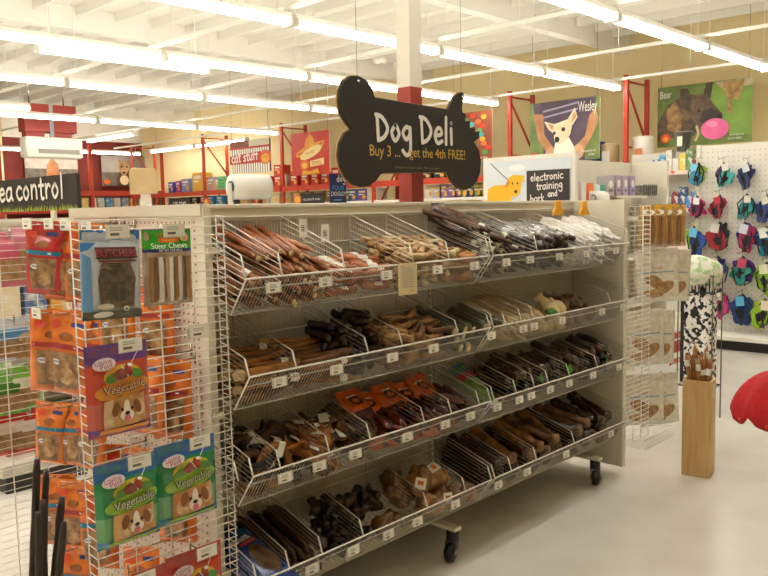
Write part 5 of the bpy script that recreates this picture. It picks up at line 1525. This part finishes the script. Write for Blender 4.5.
# black header signs on the rack shelves
for px0, px1, py, txt in ((168, 189, 203, 'cat toys'), (224, 236, 203, 'litter'), (298, 323, 199, 'cat pans & mats')):
    a0 = at(px0, py, X=RXF - .12); a1 = at(px1, py, X=RXF - .12); w = a0.y - a1.y
    t = thing('card_sign', 'small black shelf sign lettered %s below the orange rack beam' % txt.replace('&', 'and'), 'sign', (RXF - .07, (a0.y + a1.y) / 2, a0.z + .12), -pi / 2)
    m = MB(); m.box(-w / 2, w / 2, -.012, 0, -.24, 0, C('2A2625')); m.build('board', t)
    m = MB(); m.box(-w / 3, w / 3, -.0, .02, -.2, -.05, C('2A2625')); m.build('clip', t)
    m = MB(); a = Art(m, w, .24, lambda u, v: .0125, .001); st, W_ = (hand_text('cat', 1)); 
    a.text(WHT, txt, .5, .55, .9 * w / (len(txt) * .56)); m.build('lettering', t)
# pet picture discs standing with the packs
for px, py in ((305, 200), (214, 203)):
    p = at(px - 8, py, X=RXF - .1)
    m = MB(); m.lathe([(0, 0), (.13, 0), (.13, .012), (0, .012)], C('D8722A'), 20, M=rotM('Y', pi / 2)); m.ball((-.012, .0, 0), (.006, .08, .09), C('E8B04A'), 10)
    o = tag(m.build('round_badge'), 'round orange badge with a yellow cat at the %s shelf sign' % ('cat pans' if px == 305 else 'litter'), 'badge'); o.location = (RXF - .085, p.y, p.z)

# rack against the dark red far wall
YW = 20.3
xa, xb = at(91, 180, Y=YW).x, at(163, 180, Y=YW).x
t = thing('pallet_rack', 'orange red rack in front of the dark red far wall at the left', 'shelving', ((xa + xb) / 2, YW, 0)); MO = T(-(xa + xb) / 2, -YW, 0)
zb_ = at(120, 191, Y=YW).z
for x in (xa, xb, xa - 2.6):
    m = MB(); m.box(x - .05, x + .05, YW - .05, YW + .05, 0, 3.5, ORR, MO); m.build('post', t)
for z in (zb_, zb_ - .5):
    m = MB(); m.box(xa - 2.6, xb, YW - .06, YW + .02, z - .14, z, ORR, MO); m.build('beam', t)
    m = MB(); m.box(xa - 2.6, xb, YW + .02, YW + .9, z - .04, z - .01, mat('B9A988', .7), MO); m.build('shelf_board', t)
for i in range(9):
    x = at(86 + 8 * i, 200, Y=YW).x
    m = MB(); m.box(-.1, .1, -.1, .1, 0, .3, mat(('D8C060', 'C8C0B0', 'B0B4A8', '4A8AB8', 'D0C8B8', '8A9AA8', 'E0A030', 'C0B090', '6A8A9A')[i], .45, 'E0DCD0', 9, thr=(.5, .7)))
    o = tag(m.build('product_pack', None, .01), '%s small pack from the left on the rack before the dark red wall' % ORD[i], 'pack'); o.location = (x, YW + .14, zb_ - .5)


# ------------------------------------------------------------------ posters and hanging signs


def poster(name, label, X, q, art, rz=-pi / 2, wires=True, Y=None, back='E8E2D4'):
    if Y is None:
        a = at(*q[0], X=X); b_ = at(*q[1], X=X); c = at(*q[2], X=X); w = abs(a.y - b_.y); h = (a.z + b_.z) / 2 - c.z; loc = (X, (a.y + b_.y) / 2, (a.z + b_.z) / 2)
    else:
        a = at(*q[0], Y=Y); b_ = at(*q[1], Y=Y); c = at(*q[2], Y=Y); w = abs(a.x - b_.x); h = (a.z + b_.z) / 2 - c.z; loc = ((a.x + b_.x) / 2, Y, (a.z + b_.z) / 2); rz = 0
    t = thing(name, label, 'poster' if 'poster' in name else 'sign', loc, rz)
    m = MB(); m.box(-w / 2, w / 2, 0, .01, -h, 0, C(back)); m.build('sheet', t)
    m = MB(); a = Art(m, w, h, lambda u, v: .0005, .0012); art(a); m.build('print', t)
    if wires:
        m = MB()
        for s in (-1, 1): m.tube([(s * w * .46, .006, 0), (s * w * .46, .006, HC - loc[2])], .004, CHROME, 4)
        m.build('hanging_wire', t)
    return t, w, h


def nz(c, c2, sc=3.): return mat(c, .55, c2, sc)


def art_bear(a):
    a.rect(nz('56662E', '6E8238', 4), 0, 0, 1, 1)
    a.poly(nz('6E8E36', '7FA040', 3), [(.5, .05), (1, .03), (1, .9), (.62, .8), (.55, .4)])
    a.poly(nz('C8BEA0', 'A89878', 6), [(.62, .02), (1, .0), (1, .12), (.7, .14)])
    a.poly(nz('C09A62', '8A6A3A', 8), [(.7, .02), (.92, .02), (.9, .2), (.86, .33), (.8, .3), (.79, .52), (.75, .52), (.76, .3), (.7, .14)])
    a.poly(nz('6E5434', '3E2E20', 9), [(.0, .6), (.12, .3), (.3, .15), (.5, .2), (.55, .6), (.4, .85), (.1, .85), (0, .9)])
    a.poly(nz('A8824E', '6A4E2E', 9), [(.1, .38), (.2, .25), (.28, .5), (.26, .8), (.12, .72)])
    a.poly(nz('3A2C22', '5A4630', 10), [(.25, .06), (.33, .06), (.41, .28), (.36, .45), (.26, .35)]); a.poly(nz('2E241E', '4A3828', 10), [(.53, .02), (.6, .0), (.58, .26), (.5, .2)])
    a.poly(nz('4A3A2A', '6E5638', 10), [(.36, .26), (.46, .17), (.55, .2), (.6, .34), (.7, .52), (.7, .62), (.6, .72), (.48, .7), (.38, .56)])
    a.poly(nz('2A2220', '3A2E28', 10), [(.5, .45), (.6, .42), (.71, .55), (.69, .64), (.55, .69), (.47, .62)])
    a.ell(C('6A4A2A'), .46, .44, .035, .03); a.ell(C('141010'), .46, .445, .018, .022); a.ell(C('121010'), .67, .57, .03, .035)
    a.ell(nz('E86A9E', 'D8588E', 3), .63, .76, .145, .17, 0, 24); a.ell(C('F090B8'), .6, .68, .06, .05)
    a.line(C('C8B08A'), [(.44, .7), (.46, .82), (.43, .92)], .04)
    a.ell(C('D8401C'), .1, .86, .055, .075); a.ell(C('F0A02A'), .1, .87, .03, .045)
    a.text(WHT, 'Bear', .095, .135, .17, .62); a.text(WHT, 'Adopted at our', .86, .87, .05, .7); a.text(WHT, 'partner shelter', .84, .93, .05, .7)


poster('wall_poster', 'wide poster of a shepherd dog with a pink ball lettered Bear', 10.4, ((658, 88), (753, 77), (656, 148)), art_bear)


def art_wes(a):
    a.rect(nz('7A8A4A', '5A6E3A', 3), 0, 0, 1, 1)
    a.poly(nz('5A4A58', '4A3C4A', 3), [(.05, 0), (.95, 0), (.9, .4), (.78, .7), (.8, 1), (.2, 1), (.2, .7), (.08, .4)])
    for v in (.08, .18): a.poly(C('9A94B0'), [(.2, v + .06), (.7, v - .03), (.7, v), (.2, v + .09)])
    a.poly(nz('C08A5E', 'A87248', 4), [(.05, .18), (.2, .2), (.22, .55), (.36, .78), (.28, .9), (.12, .6)]); a.poly(nz('C08A5E', 'A87248', 4), [(.95, .15), (.86, .3), (.8, .62), (.66, .78), (.76, .9), (.9, .62), (.98, .4)])
    a.ell(nz('CFA078', 'B88A60', 4), .31, .88, .08, .12); a.ell(nz('CFA078', 'B88A60', 4), .71, .86, .08, .12)
    a.poly(C('F0E6D2'), [(.4, .62), (.58, .62), (.66, .8), (.64, 1), (.36, 1), (.36, .8)])
    a.poly(nz('E2C49A', 'F0E2C8', 5), [(.22, .32), (.37, .38), (.44, .36), (.56, .32), (.66, .14), (.7, .3), (.62, .44), (.6, .56), (.54, .68), (.42, .72), (.37, .66), (.36, .54), (.28, .46)])
    a.poly(C('C8906A'), [(.27, .36), (.36, .4), (.34, .48)]); a.poly(C('C8906A'), [(.66, .2), (.68, .3), (.6, .4)])
    a.ell(C('1A1412'), .5, .48, .028, .035); a.ell(C('1A1412'), .37, .53, .02, .03); a.ell(C('1A1412'), .41, .64, .035, .05)
    a.ell(C('D8401C'), .07, .9, .055, .07); a.ell(C('F0A02A'), .07, .91, .03, .04)
    a.text(WHT, 'Wesley', .84, .15, .25, .45); a.text(WHT, 'Adopted at our', .86, .86, .06, .7); a.text(WHT, 'shelter', .9, .92, .06, .7)


poster('wall_poster', 'poster of a white chihuahua held in two arms', 9.6, ((530, 103), (600, 97), (530, 163)), art_wes)


def art_lights(a):
    a.rect(nz('9A5030', '7A3A24', 2), 0, 0, 1, 1)
    rr = random.Random(2)
    for i in range(18): a.ell(C(('D8301C', 'F0A02A', '4A9A3A', 'E86A2A', '3A9A9A')[i % 5]), .45 + .28 * (i % 2) + rr.uniform(-.08, .08) + .1 * (i > 9), .08 + .045 * i, .07, .05)
    a.text(WHT, 'Happy Holidays', .8, .95, .05, .6)


poster('wall_poster', 'reddish poster with coloured lights behind the right end of the bone sign', 9.6, ((452, 114), (492, 110), (452, 162)), art_lights)


def art_somb(a):
    a.rect(nz('B8301E', 'C23A24', 2), 0, 0, 1, 1)
    a.poly(nz('E0A42A', 'D8902A', 4), [(.5, .03), (.6, .15), (.62, .26), (.88, .22), (.85, .34), (.6, .48), (.3, .56), (.12, .56), (.14, .46), (.36, .34), (.38, .18)])
    a.line(C('C8502A'), [(.2, .5), (.5, .42), (.82, .28)], .04)
    a.ell(C('E8D08A'), .52, .48, .3, .12, -.3); a.text(C('B8301E'), 'viva cats', .5, .47, .1, .9, .15)
    a.ell(C('D8722A'), .35, .76, .12, .12); a.ell(C('E8B04A'), .35, .78, .07, .07)
    a.poly(C('E8D08A'), [(.5, .68), (.86, .62), (.86, .78), (.5, .82)]); a.rules(C('B8301E'), .54, .84, .68, .78, 3, .012)
    a.poly(C('E0A42A'), [(.28, 1), (.3, .88), (.5, .92), (.7, .86), (.74, .98)])


poster('hanging_poster', 'red hanging poster with a yellow sombrero', 9.6, ((291, 134), (329, 130), (291, 176)), art_somb)


def art_cat(a):
    for i in range(17): a.rect(C('F0ECE0'), i / 17 + .004, .24, i / 17 + .046, 1)
    a.rect(C('C8BFAA'), .5, .0, 1, .2)
    a.rect(C('B8342A'), 0, .2, 1, .26)
    a.poly(C('BE3A28'), [(0, .46), (.8, .38), (.84, .72), (0, .72)])
    a.ell(C('D8602A'), .9, .56, .14, .22); a.ell(C('E8A83A'), .9, .6, .09, .14)
    a.ell(C('2A1A10'), .87, .56, .012, .02); a.ell(C('2A1A10'), .93, .56, .012, .02)
    a.hand(WHT, 'cat stuff', .06, .66, .115, .035, .03, 4, 1.0)


poster('hanging_sign', 'hanging red and white striped sign lettered cat stuff', 8.0, ((230, 141), (270, 139), (230, 174)), art_cat, back='7A3A24')


def art_city(a):
    a.rect(nz('A89E90', 'C8BEB0', 2), 0, 0, 1, .5); a.rect(nz('7A7264', '5E584C', 8), 0, .4, 1, 1)
    a.poly(nz('A86A3A', 'C88A5A', 4), [(.4, .3), (.5, .1), (.62, .25), (.64, 1), (.38, 1)])


poster('wall_poster', 'grey landscape poster with a brown dog high on the far wall at the left', 0, ((24, 153), (77, 156), (24, 190)), art_city, Y=21.35, wires=False)


def art_shep(a):
    a.rect(nz('8A8078', 'A0968A', 2), 0, 0, 1, .6); a.rect(nz('6A5E52', '5A5048', 3), 0, .55, 1, 1)
    a.poly(nz('3A2E22', '5A442E', 5), [(.3, 1), (.34, .6), (.42, .45), (.58, .45), (.62, .6), (.66, 1)])
    a.poly(nz('C8A070', '8A643A', 5), [(.36, .42), (.38, .1), (.45, .22), (.52, .22), (.6, .08), (.6, .42), (.52, .62), (.44, .62)])
    a.ell(C('1A1412'), .48, .55, .035, .04); a.ell(C('1A1412'), .43, .36, .02, .03); a.ell(C('1A1412'), .55, .36, .02, .03); a.ell(C('E0C8A0'), .48, .8, .1, .16)
    a.ell(C('D8601C'), .1, .86, .07, .08)


poster('wall_poster', 'poster of a sitting shepherd dog high on the dark red far wall', 0, ((101, 155), (146, 157), (101, 186)), art_shep, Y=21.35, wires=False)

# ------------------------------------------------------------------ ceiling heater with red duct
p0 = at(27, 157, Y=13.9); p1 = at(84, 157, Y=13.9); pt = at(52, 137, Y=13.9); pd = at(52, 104, Y=13.9)
w = p1.x - p0.x; cx = (p0.x + p1.x) / 2
t = thing('ceiling_heater', 'white air unit hung under a red duct box near the ceiling at the left', 'air unit', (cx, 14.3, p0.z))
hh = pt.z - p0.z
m = MB(); m.box(-w / 2, w / 2, -.4, -.05, 0, hh, mat('D6D0C2', .5)); m.build('casing', t, .05)
m = MB(); m.box(-w * .3, w * .42, -.41, -.395, hh * .2, hh * .42, C('8A8478')); m.build('air_slot', t)
m = MB(); m.box(-w * .49, -w * .36, -.41, -.395, hh * .15, hh * .45, C('C8C2B4')); m.build('control_panel', t)
RD = mat('922A18', .5)
m = MB(); dz = pd.z - p0.z; m.box(-w * .47, w * .44, -.3, .0, hh * 1.25, dz, RD); m.build('duct_box', t)
for x in (-w * .28, w * .2):
    m = MB(); m.box(x - w * .16, x + w * .16, -.25, -.05, hh, hh * 1.25, RD); m.build('duct_neck', t)
m = MB(); m.box(-.05, .03, -.31, -.3, hh, dz, C('8E8A8C')); m.build('duct_strap', t)
m = MB()
for x in (-w * .3, w * .3): m.tube([(x, -.1, dz), (x, -.1, HC - p0.z)], .015, CHROME, 6)
m.build('hanger_rod', t)

# ------------------------------------------------------------------ pale jars on top of the rack near the posters
for px, w, h, c, nm in ((643, .35, .35, 'E2DCD0', 'white round food tub'), (610, .3, .3, 'B8A07A', 'tan wrapped bundle'), (592, .35, .25, '2A4A8A', 'blue striped pack'), (500, .4, .16, 'DDD8C8', 'pale tray pack'), (519, .4, .16, 'D8D4C4', 'second pale tray pack')):
    p = at(px, 160, X=RXF + .3)
    t = thing('storage_tub' if 'tub' in nm else 'product_pack', '%s on the upper rack shelf below the dog posters' % nm, 'tub' if 'tub' in nm else 'pack', (RXF + .3, p.y, 2.02))
    m = MB()
    if 'tub' in nm or 'bundle' in nm: m.lathe([(w * .5, 0), (w * .5, h * 1.3), (w * .45, h * 1.42), (w * .3, h * 1.45)], mat(c, .5), 18)
    else: m.box(-.15, .15, -w / 2, w / 2, 0, h * (1.9 if 'blue' in nm else 1.5), mat(c, .5))
    m.build('body', t)
    m = MB(); m.box(-w * .5 - .004, -w * .5 + .001, -.07, .07, .1, .3, C('C87A4A' if 'tub' in nm else 'E0DCD0')) if ('tub' in nm or 'bundle' in nm) else m.box(-.153, -.149, -.06, .06, .04, .16, C('E0DCD0')); m.build('label_patch', t)

# ------------------------------------------------------------------ remove patterns that were never laid out
for o in list(SC.objects):
    if 'used' in o: del o['used']
bpy.context.view_layer.update()
